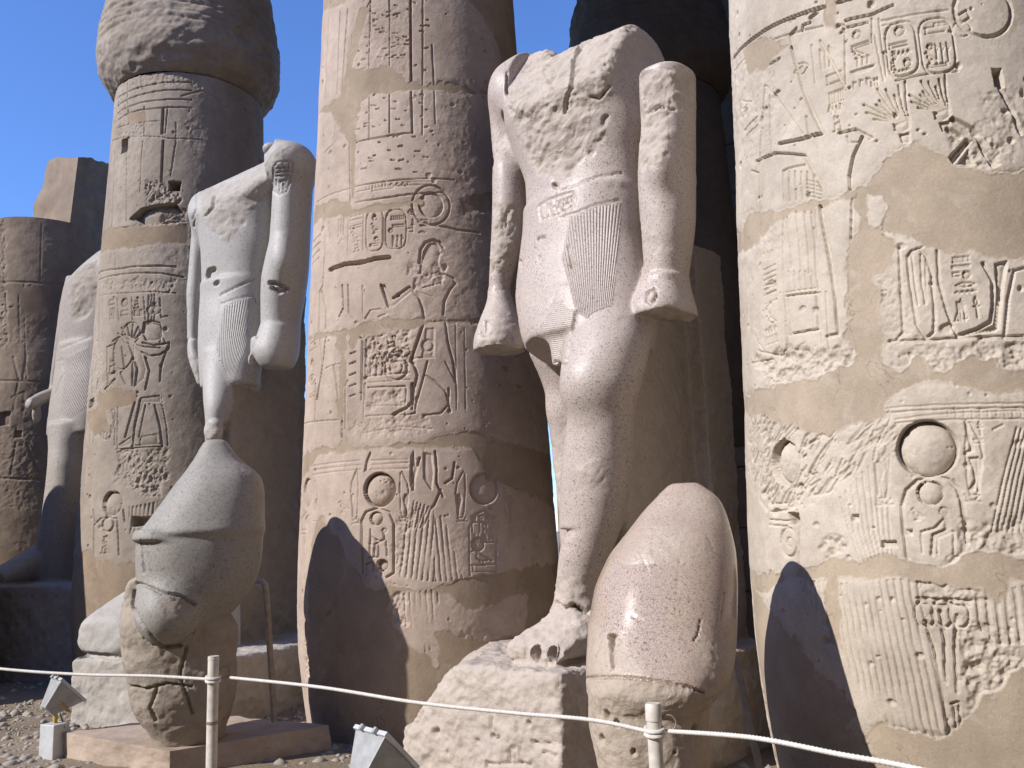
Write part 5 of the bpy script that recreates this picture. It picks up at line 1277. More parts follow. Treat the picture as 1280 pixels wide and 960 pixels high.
    flute(r2([(470, 150), (600, 100), (698, 84), (690, 250), (660, 520), (628, 640), (560, 602), (500, 566), (470, 440), (440, 330)]), *r2([(450, 140), (515, 570), (700, 85), (630, 640)]), 17, ['kilt'])
    sk.phase = np.where(poly_in(sk.pix, r2([(405, 490), (495, 560), (455, 790), (400, 790), (330, 620)])) & (sk.G == fg.gid('kilt')), sk.pix[:, 1] * 1.25 - sk.pix[:, 0] * .15, sk.phase)
    sk.pleat = np.maximum(sk.pleat, .30 * poly_in(sk.pix, r2([(405, 500), (490, 570), (455, 785), (400, 785), (350, 630)])) * (sk.G == fg.gid('kilt')))
    sk.rough = np.maximum(sk.rough, np.clip(fbm(sk.W, 1.7, 61, 4) * 2.2 - .25, 0, .45).astype(np.float32))
    sk.finish(.050, 7.5, 4, .002)
    o = fg.o; root = empty('pharaoh_statue', (o[0], o[1], GZ), 'tallest headless striding king of pale pink granite with a broken chest', 'statue', 'headless royal statues between the columns')
    sk.emit(root, MAT['pink_granite'], {'torso': ('torso', None, None), 'arm_r': ('arm', None, None), 'hand_r': ('hand', 'arm_r', None), 'arm_l': ('arm', None, None), 'hand_l': ('hand', 'arm_l', None), 'kilt': ('kilt', None, None), 'leg_l': ('leg', None, None), 'foot_l': ('foot', 'leg_l', None), 'leg_r': ('leg', None, None), 'pillar': ('back_pillar', None, None), 'base': ('plinth', None, None)})

# ---- the grey granite king between the far and the middle column
def statue_grey():
    O = C_M - S_ROW / 2 + FDIR * .55; fd = np.array([math.cos(R_(-113)), math.sin(R_(-113))])
    fg = Figure(O, (-1.6, -1.4, .15), (1.35, 1.75, 6.85), .0165, fd)
    P, span = fg.P, fg.span
    X = lambda x: 200 + .3125 * x
    fg.loft(span([(190, 270, 372), (215, 250, 378), (240, 245, 372), (262, 247, 352), (285, 249, 345), (310, 252, 341), (336, 253, 334), (360, 253, 330), (385, 252, 330)], 0, .60), 'torso', n=2.3)
    fg.ball(P(262, 262, 0), (.24, .26, .34), 'torso', .06); 
    AR = lambda: fg.loft(span([(226, 250, 268), (238, 243, 267), (262, 241, 264), (285, 240, 262), (310, 238, 258), (336, 236, 256), (367, 233, 255), (395, 234, 252), (420, 234, 250), (432, 234, 250)], .0, 1.15), 'arm_r', .06, n=2.2, rnd=.05)
    # the breast is sheared off along a slope that rises to the left shoulder
    AR()
    fg.cut((-.18, .30, .93), P(300, 222, -.1), .04, ((-1.7, -1.4, 4.9), (P(343, 230, .2)[0], 1.4, 7)))
    fg.cut((-.1, .86, .5), P(300, 226, .20), .06, ((-1.7, -1.4, P(290, 300, 0)[2]), (P(338, 230, .2)[0], 1.4, 7)))
    fg.loft(span([(424, 235, 250), (440, 234, 252, .06), (455, 237, 256, .1), (470, 243, 256, .1), (482, 247, 256, .1)], .06, 1.2), 'hand_r', .02, n=2.4)
    fg.loft(span([(192, 345, 388), (210, 341, 391), (240, 342, 390), (275, 340, 388), (305, 338, 387), (325, 333, 386), (349, 328, 384), (370, 327, 381), (395, 327, 376), (418, 327, 374)], .0, 1.35), 'arm_l', .03, n=2.3)
    fg.ball(P(366, 208, 0.05), (.25, .34, .27), 'arm_l', .06); fg.ball(P(345, 190, -.2), (.12, .2, .09), 'arm_l', .03)
    fg.ball(P(352, 322, .24), (.10, .08, .16), 'arm_l', .10)
    fg.loft(span([(408, 327, 374, .02), (424, 322, 374, .05), (438, 317, 373, .08), (452, 320, 370, .1), (461, 330, 362, .1)], .08, 1.25), 'hand_l', .02, n=2.5)
    c = P(316, 431, .33); fg.loft([(c[1] - .4, c[0], c[2], .05, .10), (c[1], c[0], c[2], .05, .10)], 'hand_l', .012, n=3, axis='v', rnd=.01); c = P(314, 450, .30); fg.ball(c, (.022, .05, .07), 'hand_l', .015)
    fg.loft(span([(352, 252, 331), (372, 252, 330), (400, 250, 329, .03), (430, 249, 328, .05), (455, 250, 327, .08), (485, 252, 322, .10)], .0, .70), 'kilt', .02, n=2.4)
    fg.cut((-.05, .18, -.97), P(280, 476, .45), .012, ((-1.2, -.9, 3.2), (1.2, 1.2, 4.4)))
    fg.loft(span([(440, 254, 308, .10), (470, 254, 301, .2), (490, 254, 295, .3), (508, 255, 290, .37), (525, 257, 281, .42), (540, 256, 279, .44), (556, 257, 277, .42), (640, 262, 290, .4), (760, 262, 300, .4), (850, 255, 300, .4)], .4, 1), 'leg_l', .03, n=2.2)
    fg.ball(P(267, 538, .62), (.11, .08, .14), 'leg_l', .06)
    # foot, web and pillar, base
    vt = 1.2; zb = P(120, 820, vt)[2]; zt = P(120, 769, vt)[2]; f0, f1 = P(92, 795, vt)[0], P(157, 795, vt)[0]; fc, fh = (f0 + f1) / 2, (f1 - f0) / 2
    fg.loft([(.2, fc + .1, zb + .35, fh * .9, .5), (.6, fc + .05, zb + .3, fh, .38), (vt - .25, fc, (zb + zt) / 2 + .03, fh, (zt - zb) / 2 + .06), (vt, fc, (zb + zt) / 2 - .02, fh, (zt - zb) / 2 - .02)], 'foot_l', .03, n=3.2, axis='v', rnd=.04)
    fg.slab((-.45, -1.15, .4), (P(381, 450, -1.1)[0], -.62, 5.6), 'pillar', 0, .03); lc = P(272, 520, .38)[0]; fg.slab((lc - .14, -.9, .4), (lc + .14, .32, 3.80), 'pillar', .05, .06); fg.slab((lc - .10, -.9, .4), (lc + .15, .05, 4.25), 'pillar', .05, .06)
    fg.slab((P(85, 860, vt + .1)[0], -1.3, .2), (.75, vt + .1, zb), 'base', 0, .06)
    sk = Skin(fg, 2); cl = sk.cut_line
    q = lambda pts: [(200 + .3125 * a, 180 + .3125 * b) for a, b in pts]
    sk.raw(q([(150, 180), (190, 170), (350, 130), (470, 0), (520, 10), (440, 100), (440, 200), (340, 300), (270, 380), (235, 350), (180, 320), (170, 260)]), groups=['torso', 'arm_l'], amt=.9)
    sk.raw(q([(175, 480), (235, 490), (240, 600), (200, 600)]), groups=['torso'], amt=.5); sk.raw([(255, 530), (282, 530), (282, 560), (255, 560)], amt=.8, groups=['leg_l'])
    for g, a in (('pillar', .8), ('base', 1.0), ('foot_l', .5)): sk.rough = np.maximum(sk.rough, a * (sk.G == fg.gid(g)))
    sk.raw(q([(105, 830), (160, 850), (165, 965), (110, 960)]), groups=['hand_r'], amt=.6)
    cl(q([(215, 210), (210, 250), (180, 285)]), 1.6, .035); cl(q([(190, 530), (195, 510), (215, 500)]), 2.5, .06); cl(q([(222, 560), (232, 552)]), 2.2, .05); cl(q([(150, 190), (145, 260), (130, 300)]), 1.2, .015); cl(q([(140, 300), (135, 330)]), 1.2, .02)
    cl(q([(240, 605), (300, 575), (380, 538)]), 1.0, .015, .1); cl(q([(245, 640), (300, 620), (370, 605)]), .9, .010, .1)
    cl(q([(440, 555), (470, 560), (510, 580), (480, 590), (450, 575)]), 2.4, .06); 
    cl(q([(455, 90), (470, 72), (525, 68), (530, 80), (520, 150), (505, 190), (475, 202), (452, 190), (450, 150), (455, 90)]), .9, .016, .1)
    for g in ([(470, 85), (480, 110)], [(490, 80), (500, 110)], [(515, 80), (508, 110)], [(465, 115), (520, 108)], [(458, 130), (515, 125)], [(465, 140), (462, 190)], [(480, 150), (478, 190)], [(480, 150), (495, 145), (492, 185)], [(505, 140), (500, 180)], [(468, 98), (510, 95)]): cl(q(g), .8, .016, .1)
    cl([(84, 822), (110, 818), (160, 822)], 2.5, .04)
    la, lb, ra, rb = (np.array(p) for p in q([(240, 640), (240, 930), (385, 605), (295, 950)])); x, y = sk.pix.T
    xl = la[0] + (lb[0] - la[0]) * (y - la[1]) / (lb[1] - la[1]); xr = ra[0] + (rb[0] - ra[0]) * (y - ra[1]) / (rb[1] - ra[1])
    m = np.clip(.5 - poly_sd(sk.pix, q([(255, 650), (380, 608), (400, 640), (370, 740), (292, 950), (235, 915), (228, 800)])) / 2, 0, 1) * sk.front * (sk.G == fg.gid('kilt'))
    sk.pleat = m; sk.phase = np.where(m > 0, (x - xl) / (xr - xl) * 13 * math.pi, 0).astype(np.float32)
    sk.finish(.04, 5.0, 14, .002)
    root = empty('pharaoh_statue', (fg.o[0], fg.o[1], GZ), 'headless grey granite king with an oval name carved on his left shoulder', 'statue', 'headless royal statues between the columns')
    sk.emit(root, MAT['grey_granite'], {'torso': ('torso', None, None), 'arm_r': ('arm', None, None), 'hand_r': ('hand', 'arm_r', None), 'arm_l': ('arm', None, None), 'hand_l': ('hand', 'arm_l', None), 'kilt': ('kilt', None, None), 'leg_l': ('leg', None, None), 'foot_l': ('foot', 'leg_l', None), 'pillar': ('back_pillar', None, MAT['dark_granite']), 'base': ('plinth', None, None)})

# ---- the third king, half hidden by the far column
def statue_third():
    O = C_M - S_ROW * 1.5 + RDIR * .55 - FDIR * .2; fd = np.array([math.cos(R_(-113)), math.sin(R_(-113))])
    fg = Figure(O, (-1.7, -1.3, .2), (1.2, 1.5, 6.6), .024, fd)
    P, span = fg.P, fg.span
    fg.loft(span([(318, 108, 172), (335, 92, 180), (355, 82, 182), (380, 77, 176), (405, 75, 168), (430, 75, 160), (455, 74, 158)], 0, .62), 'torso', n=2.3)
    fg.cut((-.45, .5, .74), P(112, 330, .1), .04)
    fg.loft(span([(345, 83, 100), (380, 75, 96), (410, 71, 92), (440, 67, 84), (470, 63, 78), (495, 60, 74)], .05, 1.2), 'arm_r', .03, n=2.2)
    fg.loft([(.0, P(66, 490, .1)[0], P(66, 490, .1)[2], .09, .13), (.35, P(52, 500, .3)[0], P(52, 500, .3)[2], .10, .11), (.62, P(40, 506, .55)[0], P(40, 506, .55)[2], .08, .08)], 'hand_r', .02, axis='v')
    c = P(46, 518, .4); fg.ball(c, (.05, .08, .14), 'hand_r', .03)
    fg.loft(span([(430, 74, 158), (460, 71, 158), (490, 67, 155, .05), (520, 62, 148, .1), (545, 60, 138, .15)], .0, .72), 'kilt', .02, n=2.4)
    fg.loft(span([(530, 60, 130, .2), (560, 61, 108, .35), (580, 60, 104, .4), (610, 57, 104, .4), (650, 52, 102, .4), (690, 44, 100, .4), (730, 38, 100, .4)], .4, 1), 'leg_l', .03, n=2.2)
    a = fg.loc(on_level(-5, 722, 1.52)); z = P(40, 728, .8)[2]
    fg.loft([(.1, P(75, 700, .3)[0], z + .28, .25, .34), (.5, P(50, 700, .5)[0], z + .25, .24, .30), (1.0, P(15, 715, 1.0)[0], z + .14, .24, .18), (1.3, P(-10, 722, 1.3)[0], z + .07, .22, .10)], 'foot_l', .05, axis='v', n=2.4)
    fg.slab((-.5, -1.25, .3), (.5, -.7, 5.6), 'pillar', 0, .03); fg.slab((-.3, -1, .3), (.55, .2, 3.6), 'pillar', .04, .04)
    fg.slab((-1.3, -1.25, .2), (.9, 1.45, z), 'base', 0, .05)
    sk = Skin(fg, 2); cl = sk.cut_line
    q = lambda pts: [(a / 3, 300 + b / 3) for a, b in pts]
    sk.raw(q([(260, 150), (370, 60), (370, 200), (330, 290), (280, 310), (260, 240)]), amt=1.0); sk.rough = np.maximum(sk.rough, .8 * (sk.G == fg.gid('base')) + .5 * (sk.G == fg.gid('pillar')))
    cl(q([(225, 410), (280, 385), (335, 365)]), .9, .012, .1); cl(q([(210, 460), (235, 450), (240, 500), (205, 580)]), .9, .012, .1)
    m = np.clip(.5 - poly_sd(sk.pix, q([(250, 440), (330, 400), (330, 620), (260, 670), (225, 640)])) / 2, 0, 1) * sk.front * (sk.G == fg.gid('kilt')); sk.pleat = m; sk.phase = (sk.pix[:, 0] * 1.5 + sk.pix[:, 1] * .55).astype(np.float32)
    sk.finish(.05, 5, 24, .003)
    root = empty('pharaoh_statue', (fg.o[0], fg.o[1], GZ), 'headless statue half hidden by the left carved column, its fist held out', 'statue', 'headless royal statues between the columns')
    sk.emit(root, MAT['dust_granite'], {'torso': ('torso', None, None), 'arm_r': ('arm', None, None), 'hand_r': ('hand', 'arm_r', None), 'kilt': ('kilt', None, None), 'leg_l': ('leg', None, None), 'foot_l': ('foot', 'leg_l', None), 'pillar': ('back_pillar', None, None), 'base': ('plinth', None, None)})
MAT['dust_granite'] = granite('dusty_granite', (0.36, 0.32, 0.28), (0.29, 0.26, 0.23), (0.18, 0.165, 0.15), (0.36, 0.31, 0.26), 70, 0.6, 0.3)

# ---- polished red cone in the right foreground on its rough support
def fragment_left():
    # the next fallen piece along, just past the left edge; its shadow crosses the far column and the third king
    o = np.array([-8.2, 10.8])
    root = empty('statue_fragment', (o[0], o[1], GZ), 'tall weathered cone of granite standing just past the left edge of the picture', 'statue fragment')
    revolve('weathered_stone', o, [(GZ - .1, 1.62), (1.5, 1.62), (2.4, 1.58), (3.2, 1.5), (3.8, 1.3), (4.4, 1.0), (4.85, .45), (4.95, .1)], 120, MAT['dark_granite'], root, .06, 8, .1)
def fragment_red():
    o = np.array([.905, 4.90]); f = -o / np.linalg.norm(o)
    fg = Figure(o, (-.60, -.75, .2), (.63, .75, 2.45), .009, f)
    P, span = fg.P, fg.span
    fg.loft(span([(604, 842, 866, 0, .7), (609, 832, 880, 0, .7), (618, 822, 895, 0, .75), (636, 805, 905, 0, .85), (655, 790, 911, .02, .95), (690, 761, 919, .02, 1.0), (730, 743, 921, .03, 1.1), (780, 735, 920, .06, 1.25), (820, 733, 918, .13, 1.4), (845, 733, 913, .18, 1.5), (862, 734, 903, .18, 1.5), (874, 735, 886, .18, 1.5)], 0, 1.2), 'fragment', .0, n=2.35, rnd=.01)
    
    pts = [(730, 849), (745, 847), (760, 846), (790, 847), (830, 852), (862, 859), (880, 867)]
    fg.loft(span([(842, 734, 884), (870, 734, 887), (900, 735, 887), (925, 741, 887), (950, 749, 887), (1000, 757, 888), (1060, 757, 888), (1130, 757, 888)], .18, 1.5), 'support', .0, n=2.35, rnd=.02)
    sk = Skin(fg, 1)
    sk.cut_line(pts, 1.3, .025, .5); sk.cut_line([(761, 795), (768, 795)], 2.2, .05, .3); sk.cut_line([(764, 797), (764, 806)], 3.6, .045, .4); sk.cut_line([(764, 806), (765, 820), (766, 834)], 1.7, .03, .3); sk.cut_line([(758, 800), (754, 822)], .8, .01); sk.cut_line([(752, 800), (748, 815), (744, 824)], 1.0, .012); sk.cut_line([(876, 775), (872, 795), (868, 800)], 1.0, .012)
    sk.rough = np.maximum(sk.rough, 1.0 * (sk.G == fg.gid('support')))
    sk.raw([(725, 849), (760, 847), (790, 848), (830, 853), (862, 860), (890, 872), (890, 900), (725, 900)], edge=3, jit=2)
    sk.raw([(728, 775), (750, 790), (775, 800), (800, 830), (810, 842), (728, 846)], edge=22, amt=.75, jit=18, groups=['fragment']); sk.raw([(880, 800), (915, 780), (925, 860), (870, 880)], edge=25, amt=.7, jit=18, groups=['fragment'])
    sk.raw([(800, 600), (890, 600), (905, 640), (780, 650)], edge=40, amt=.35, groups=['fragment'])
    for x, y, r_ in ((757, 895, 3), (792, 940, 2.5), (750, 924, 2.5), (770, 905, 2), (868, 910, 3), (843, 940, 2)):
        d = np.hypot(sk.pix[:, 0] - x, (sk.pix[:, 1] - y) * .6) + sk.j * 3; sk.disp -= np.where(sk.front, .03 * np.clip(1.3 - (d / r_) ** 2, 0, 1), 0)
    sk.rough = np.maximum(sk.rough, np.clip(fbm(sk.W, 2.6, 63, 4) * 1.6 - .2, 0, .32).astype(np.float32))
    for a, b in (((800, 690), (812, 720)), ((850, 700), (846, 742)), ((880, 660), (893, 690)), ((790, 770), (806, 778)), ((840, 800), (862, 806)), ((905, 740), (900, 775))): sk.cut_line([a, b], .7, .003)
    sk.finish(.022, 7, 34, .001)
    root = empty('statue_fragment', (o[0], o[1], 1.1), 'polished reddish granite cone in the right foreground with a bright glint', 'statue fragment')
    sk.emit(root, MAT['red_granite'], {'fragment': ('polished_stone', None, None)})
    root = empty('stone_support', (o[0], o[1], GZ), 'rough stone block under the polished red cone, behind the right rope post', 'stone block')
    sk.emit(root, MAT['red_granite'], {'support': ('support_block', None, None)})

# ---- grey crowned head fragment in the left foreground, and its flat plinth
PED_Z = .50
def fragment_grey():
    p = on_level(232, 880, PED_Z); o = np.array([-2.45, 7.22]); f = -o / np.linalg.norm(o)
    fg = Figure(o, (-.85, -.85, .35), (.85, .85, 2.95), .0115, f)
    P, span = fg.P, fg.span
    fg.loft(span([(550, 258, 282), (556, 252, 287), (566, 247, 293), (580, 239, 306), (593, 229, 326), (610, 216, 331), (630, 201, 332), (648, 188, 332), (660, 179, 332), (668, 170, 332)], 0, 1.05), 'crown', 0, n=2.3, rnd=.02)
    fg.loft(span([(662, 170, 246, .14, 1.2), (669, 164, 252, .14, 1.2), (675, 165, 250, .14, 1.2)], .14, 1.2), 'crown', .015, n=2.2, rnd=.006)
    fg.loft(span([(655, 186, 331), (666, 175, 331), (680, 171, 330), (700, 171, 329), (725, 172, 323), (745, 171, 312), (770, 176, 290), (790, 188, 268), (808, 205, 243)], 0, 1.0), 'head', .04, n=2.3, rnd=.03)
    fg.ball(P(212, 765, .22), (.25, .30, .25), 'head', .10)
    fg.loft(span([(722, 163, 185, .1), (740, 158, 240), (765, 151, 285), (785, 150, 300), (820, 154, 300), (850, 160, 299), (880, 165, 294), (900, 178, 288), (915, 190, 282), (930, 192, 280)], -.08, .95), 'support', .0, n=2.5, rnd=.03)
    sk = Skin(fg, 1); c3 = lambda pts: [(.375 * a, 600 + .375 * b) for a, b in pts]
    sk.rough = np.maximum(sk.rough, 1.0 * (sk.G == fg.gid('support')))
    sk.raw(c3([(520, 400), (600, 390), (650, 420), (560, 470), (540, 440)]), amt=.7); sk.raw([(283, 556), (335, 590), (335, 640), (300, 600)], amt=.4)
    cl = sk.cut_line
    cl(c3([(470, 200), (475, 260), (480, 310)]), 1.2, .02); cl(c3([(455, 345), (480, 350), (540, 375), (600, 385), (650, 415)]), 1.6, .03); cl(c3([(450, 370), (440, 420), (470, 480), (540, 555), (600, 555)]), 1.6, .03); cl(c3([(430, 690), (480, 700), (560, 680), (640, 690)]), 1.3, .03); cl(c3([(520, 700), (500, 760), (520, 800)]), 1.5, .03); cl(c3([(620, 560), (600, 650), (640, 780)]), 1.5, .03)
    for k in range(7): cl(c3([(500 + 18 * k, 372 + 3 * k), (560 + 12 * k, 400 + 4 * k)]), .7, .006, .1)
    sk.finish(.042, 3.2, 44, .003)
    root = empty('statue_fragment', (o[0], o[1], PED_Z + .5), 'grey granite cone shaped piece of a crowned head in front of the grey king', 'statue fragment')
    sk.emit(root, MAT['dark_granite'], {'crown': ('crown', None, None), 'head': ('head', None, None)})
    root = empty('stone_support', (o[0], o[1], PED_Z), 'broken brownish boulder carrying the grey head fragment on the flat plinth at the left', 'stone block')
    sk.emit(root, MAT['dark_granite'], {'support': ('support_block', None, None)})
    a, b, c = on_level(78, 915, PED_Z), on_level(212, 939, PED_Z), on_level(414, 906, PED_Z); d = a + c - b + (b - c) * .12 + (b - a) * .1
    q = [np.array([*p[:2], GZ - .15]) for p in (a, b, c, d)]
    t = rough_block('flat_plinth', [q[0], q[1], q[2], q[3], a, b, c, d], MAT['stone_ped'], None, .022, 9, 60, 5.0)
    tag(t, 'low flat sandstone plinth under the grey head fragment beside the left rope post', 'plinth')
MAT['stone_ped'] = sandstone('plinth_sandstone', (0.44, 0.35, 0.28), (0.35, 0.275, 0.215), (0.34, 0.27, 0.20))
statue_big(); statue_grey(); statue_third(); fragment_red(); fragment_grey(); fragment_left()

# ------------------------------------------------------------------ rope barrier
MAT['white_paint'] = plain('chalky_white_paint', (0.62, 0.57, 0.50), 0.5, 0, .15, 25, .1)
MAT['rope'] = plain('white_rope', (0.62, 0.59, 0.54), 0.85, 0, .12, 60)
MAT['rust'] = plain('rusty_wire', (0.30, 0.23, 0.18), 0.6, .4)
MAT['lamp_metal'] = plain('grey_lamp_metal', (0.42, 0.43, 0.43), 0.45, .3, .15, 14)
MAT['pale_metal'] = plain('pale_lamp_box', (0.55, 0.57, 0.58), 0.45, .1, .12, 12)
MAT['yellow'] = plain('yellow_bracket', (0.48, 0.33, 0.06), 0.5)
MAT['pipe'] = plain('dusty_pipe', (0.40, 0.33, 0.26), 0.7)
m, t, b = nodes('lamp_glass'); b.inputs['Base Color'].default_value = (.50, .58, .66, 1); b.inputs['Roughness'].default_value = .12; b.inputs['Specular IOR Level'].default_value = .8; MAT['glass'] = m

def post(x, y, dist, lean, r, label, cap):
    tp = at_depth(x, y, dist); bt = np.array([tp[0] + lean[0], tp[1] + lean[1], GZ - .1])
    root = empty('rope_post', (bt[0], bt[1], GZ), label, 'post', 'white posts of the rope barrier')
    ax = (tp - bt) / np.linalg.norm(tp - bt)
    mb = MB(); mb.tube([bt, tp - ax * .02], r, 24); mb.build('pole', MAT['white_paint'], root, True)
    if cap:
        mb = MB(); mb.tube([tp - ax * .065, tp - ax * .01, tp], [r * 1.12, r * 1.12, r * .95], 24); mb.build('cap', MAT['white_paint'], root, True)
    else:
        mb = MB(); mb.tube([tp - ax * .019, tp], [r * 1.04, r * 1.0], 24); mb.build('cap', MAT['white_paint'], root, True)
    side = np.cross(ax, tp / np.linalg.norm(tp)); side /= np.linalg.norm(side)
    if side[0] < 0: side = -side
    rings = (.075,) if cap else (.09, .62)
    for h in rings:
        c = tp - ax * h + side * (r + .028)
        mb = MB(); mb.tube([c + .03 * (side * math.cos(q) + ax * math.sin(q)) for q in np.linspace(math.pi * 1.05, -math.pi * .85, 22)], .0035, 8); mb.build('eye_ring', MAT['rust'], root, True)
        mb = MB(); mb.tube([tp - ax * (h + .035), tp - ax * (h + .030)], r * 1.09, 24); mb.build('wire_band', MAT['rust'], root, True)
    if not cap:
        mb = MB(); mb.tube([tp - ax * .36, tp - ax * .345], r * 1.1, 20); mb.build('wire_band', MAT['rust'], root, True)
    k0 = tp - ax * (rings[0] + .032)
    for dz in (-.009, .009):
        mb = MB(); q = np.cross(ax, side); mb.tube([k0 + ax * (dz + .006 * math.sin(th)) + (r + .006) * (side * math.cos(th) + q * math.sin(th)) for th in np.linspace(0, 2 * math.pi, 30)], .0085, 8); mb.build('rope_loop', MAT['rope'], root, True)
    return k0, side, r

pa = post(267, 820, 5.4, (0, 0), .030, 'thin white post of the rope barrier in front of the flat plinth at the left', False)
pb = post(816, 879, 3.75, (0, 0), .029, 'white post with a thicker cap in front of the polished red cone', True)

def rope_span(pts, label, r=.0085):
    P = [np.array(p) for p in pts]
    # ease through the points
    out = []
    for k in range(len(P) - 1):
        p0, p1, p2, p3 = P[max(k - 1, 0)], P[k], P[k + 1], P[min(k + 2, len(P) - 1)]
        for s in np.linspace(0, 1, 40, endpoint=False):
            out.append(.5 * ((2 * p1) + (p2 - p0) * s + (2 * p0 - 5 * p1 + 4 * p2 - p3) * s ** 2 + (3 * p1 - p0 - 3 * p2 + p3) * s ** 3))
    out.append(P[-1]); mb = MB(); n = 8
    C = np.array(out); L = np.concatenate([[0], np.cumsum(np.linalg.norm(np.diff(C, axis=0), axis=1))])
    s = np.arange(0, L[-1], .006); C = np.stack([np.interp(s, L, C[:, k]) for k in range(3)], -1)
    T = np.gradient(C, axis=0); T /= np.linalg.norm(T, axis=1)[:, None]; A = np.cross(T, (0, 0, 1.0)); A /= np.linalg.norm(A, axis=1)[:, None]; B = np.cross(T, A)
    th = np.arange(n) * 2 * math.pi / n; tw = s * 2 * math.pi / .055
    rr = r * (1 + .16 * np.cos(3 * (th[None] - tw[:, None])))
    V = (C[:, None] + rr[..., None] * (np.cos(th)[None, :, None] * A[:, None] + np.sin(th)[None, :, None] * B[:, None])).reshape(-1, 3)
    m_ = len(s); i0 = np.arange(m_ - 1)[:, None] * n; k = np.arange(n)[None]; k1 = (k + 1) % n
    Q = np.stack([i0 + k, i0 + n + k, i0 + n + k1, i0 + k1], -1).reshape(-1, 4)
    tag(link('barrier_rope', np_mesh('barrier_rope', V, Q), MAT['rope']), label, 'rope', 'rope spans of the barrier')
a0 = pa[0] - pa[1] * pa[2]; a1 = pa[0] + pa[1] * (pa[2] + .055); b0 = pb[0] - pb[1] * pb[2]; b1 = pb[0] + pb[1] * (pb[2] + .03)
def mid(p, q, x, y):
    d = ray(x, y)[:2]; e = q[:2] - p[:2]; M_ = np.array([[d[0], -e[0]], [d[1], -e[1]]]); tt = np.linalg.solve(M_, p[:2]); dd = ray(x, y); return np.array([0, 0, EYE]) + dd * tt[0]
e0 = at_depth(-160, 818, 7.2)
rope_span([e0, mid(e0, a0, 0, 836), mid(e0, a0, 100, 843), mid(e0, a0, 190, 845), a0], 'white rope running from the left edge of the picture to the thin post')
rope_span([a1, mid(a1, b0, 400, 859), mid(a1, b0, 520, 878), mid(a1, b0, 640, 891), mid(a1, b0, 740, 900), b0], 'white rope stretched between the two white posts')
e1 = at_depth(1420, 1030, 2.6)
rope_span([b1, mid(b1, e1, 940, 922), mid(b1, e1, 1050, 943), mid(b1, e1, 1150, 962), e1], 'white rope leaving the capped post towards the lower right')

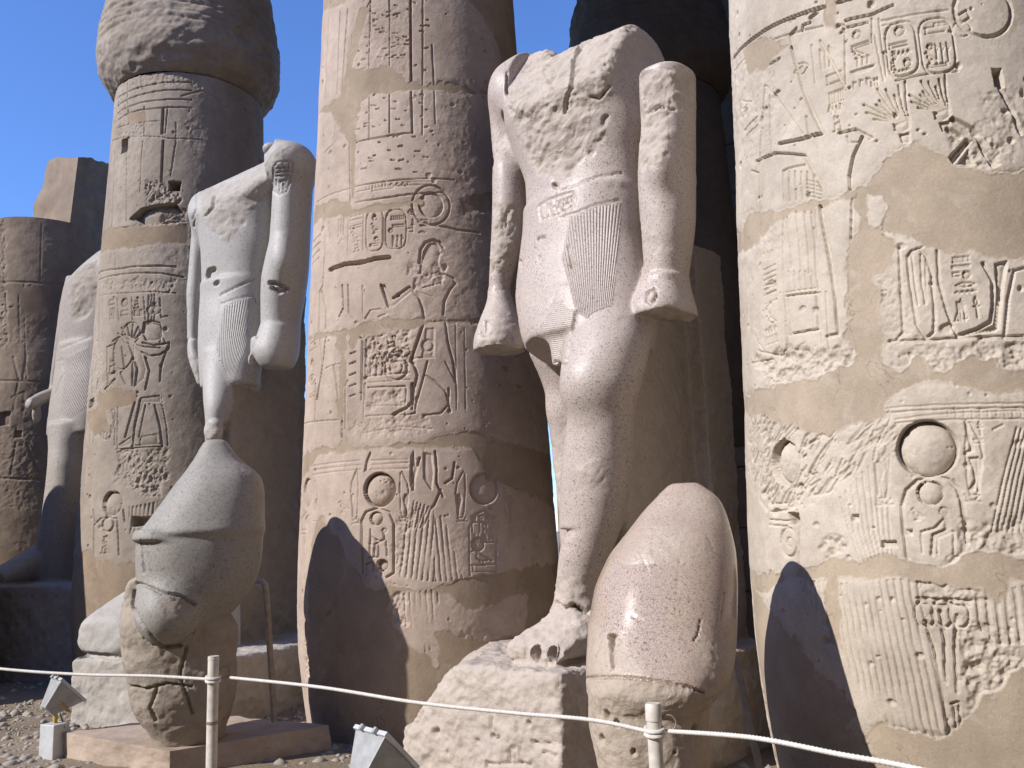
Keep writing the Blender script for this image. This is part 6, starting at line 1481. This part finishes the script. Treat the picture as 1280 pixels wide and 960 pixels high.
# ------------------------------------------------------------------ floodlights on the ground
def floodlight(loc, face, up, w_, label, stand, scale):
    """a trapezoid lamp box: visor frame and glass on the wide side, housing tapering to the back"""
    root = empty('floodlight', (loc[0], loc[1], GZ), label, 'floodlight', 'floodlights on the ground')
    f = np.array(face, float); f /= np.linalg.norm(f); r = np.cross(f, (0, 0, 1)); r /= np.linalg.norm(r); u = np.cross(r, f)
    c = np.array(loc, float); s = scale
    W, H, D, w2, h2 = .135 * s, .13 * s, .21 * s, .062 * s, .05 * s
    F = [c + r * x * W + u * z * H for x, z in ((-1, -1), (1, -1), (1, 1), (-1, 1))]; Bk = [c - f * D + r * x * w2 + u * z * h2 for x, z in ((-1, -1), (1, -1), (1, 1), (-1, 1))]
    mb = MB(); mb.add(F + Bk, [(4, 5, 6, 7), (0, 4, 7, 3), (1, 2, 6, 5), (3, 7, 6, 2), (0, 1, 5, 4), (3, 2, 1, 0)]); mb.build('housing', MAT['lamp_metal'], root, bevel=.004)
    mb = MB()
    for sx, sz, a, b_ in ((0, 1, W + .012, .013), (0, -1, W + .012, .013), (1, 0, .013, H - .002), (-1, 0, .013, H - .002)):
        mb.box(c + f * .012 + r * sx * W + u * sz * H, (2 * a, .024, 2 * b_), r, f, u)
    mb.build('frame', MAT['pale_metal'], root, bevel=.003)
    mb = MB(); mb.box(c + f * .006, (2 * W - .03, .006, 2 * H - .03), r, f, u); mb.build('glass', MAT['glass'], root)
    for sx in (-1, 1):
        mb = MB(); mb.box(c + r * sx * (W * .45) + u * (H + .018) + f * .01, (.02, .03, .03), r, f, u); mb.build('clip', MAT['lamp_metal'], root, bevel=.003)
    mb = MB(); q = c - f * D * .55
    mb.tube([q - r * (W * .75), q - r * (W * .8) - u * H * .9, q + r * (W * .8) - u * H * .9, q + r * (W * .75)], .009, 8); mb.build('bracket', MAT['yellow'] if stand else MAT['lamp_metal'], root, True)
    if stand:
        g = np.array([q[0], q[1], 0]); zt = (q - u * H * .9)[2]
        mb = MB(); mb.tube([g + (0, 0, zt - .1), g + (0, 0, zt + .01)], .018, 12); mb.build('neck', MAT['yellow'], root, True)
        mb = MB(); mb.box(g + (0, 0, (GZ - .05 + zt - .09) / 2), (.17, .15, zt - .09 - GZ + .05), (.9, -.43, 0), (.43, .9, 0)); mb.build('junction_box', MAT['pale_metal'], root, bevel=.006)
        mb = MB(); mb.tube([q - r * .1, q - r * .16 - u * .08, g + (.09, -.02, zt - .12)], .006, 8); mb.build('cable', MAT['rust'], root, True)
    else:
        g = np.array([q[0], q[1], 0]); zt = (q - u * H * .9)[2]
        mb = MB(); mb.tube([g + (0, 0, GZ - .05), g + (0, 0, zt)], .02, 12); mb.build('stand', MAT['lamp_metal'], root, True)
    return root
lp = on_level(75, 945, GZ); lc = at_depth(84, 862, math.hypot(lp[0], lp[1]))
floodlight(lc, (.52, .48, .70), (0, 0, 1), 1, 'small floodlight on a pale box with a yellow bracket beside the flat plinth', True, 1.0)
floodlight(at_depth(481, 936, 4.8), (.52, .48, .70), (0, 0, 1), 1, 'floodlight with a grey trapezoid housing at the bottom edge before the big plinth', False, .98)

# ------------------------------------------------------------------ conduit pipes
def pipe(pts, r, label):
    mb = MB(); mb.tube(pts, r, 12); tag(mb.build('conduit_pipe', MAT['pipe'], None, True), label, 'pipe')
d = 8.0
pipe([at_depth(x, y, dd) for x, y, dd in ((320, 728, 8.2), (327, 727, 8.1), (331, 731, 8.05), (333, 745, 8.0), (338, 820, 7.95), (343, 902, 7.9))], .026, 'thin bent conduit pipe standing on the flat plinth beside the grey cone fragment')
pipe([at_depth(x, y, dd) for x, y, dd in ((914, 816, 5.7), (920, 826, 5.7), (934, 890, 5.6), (952, 970, 5.5), (962, 1010, 5.45))], .022, 'thin leaning pipe between the polished red cone and the near column')
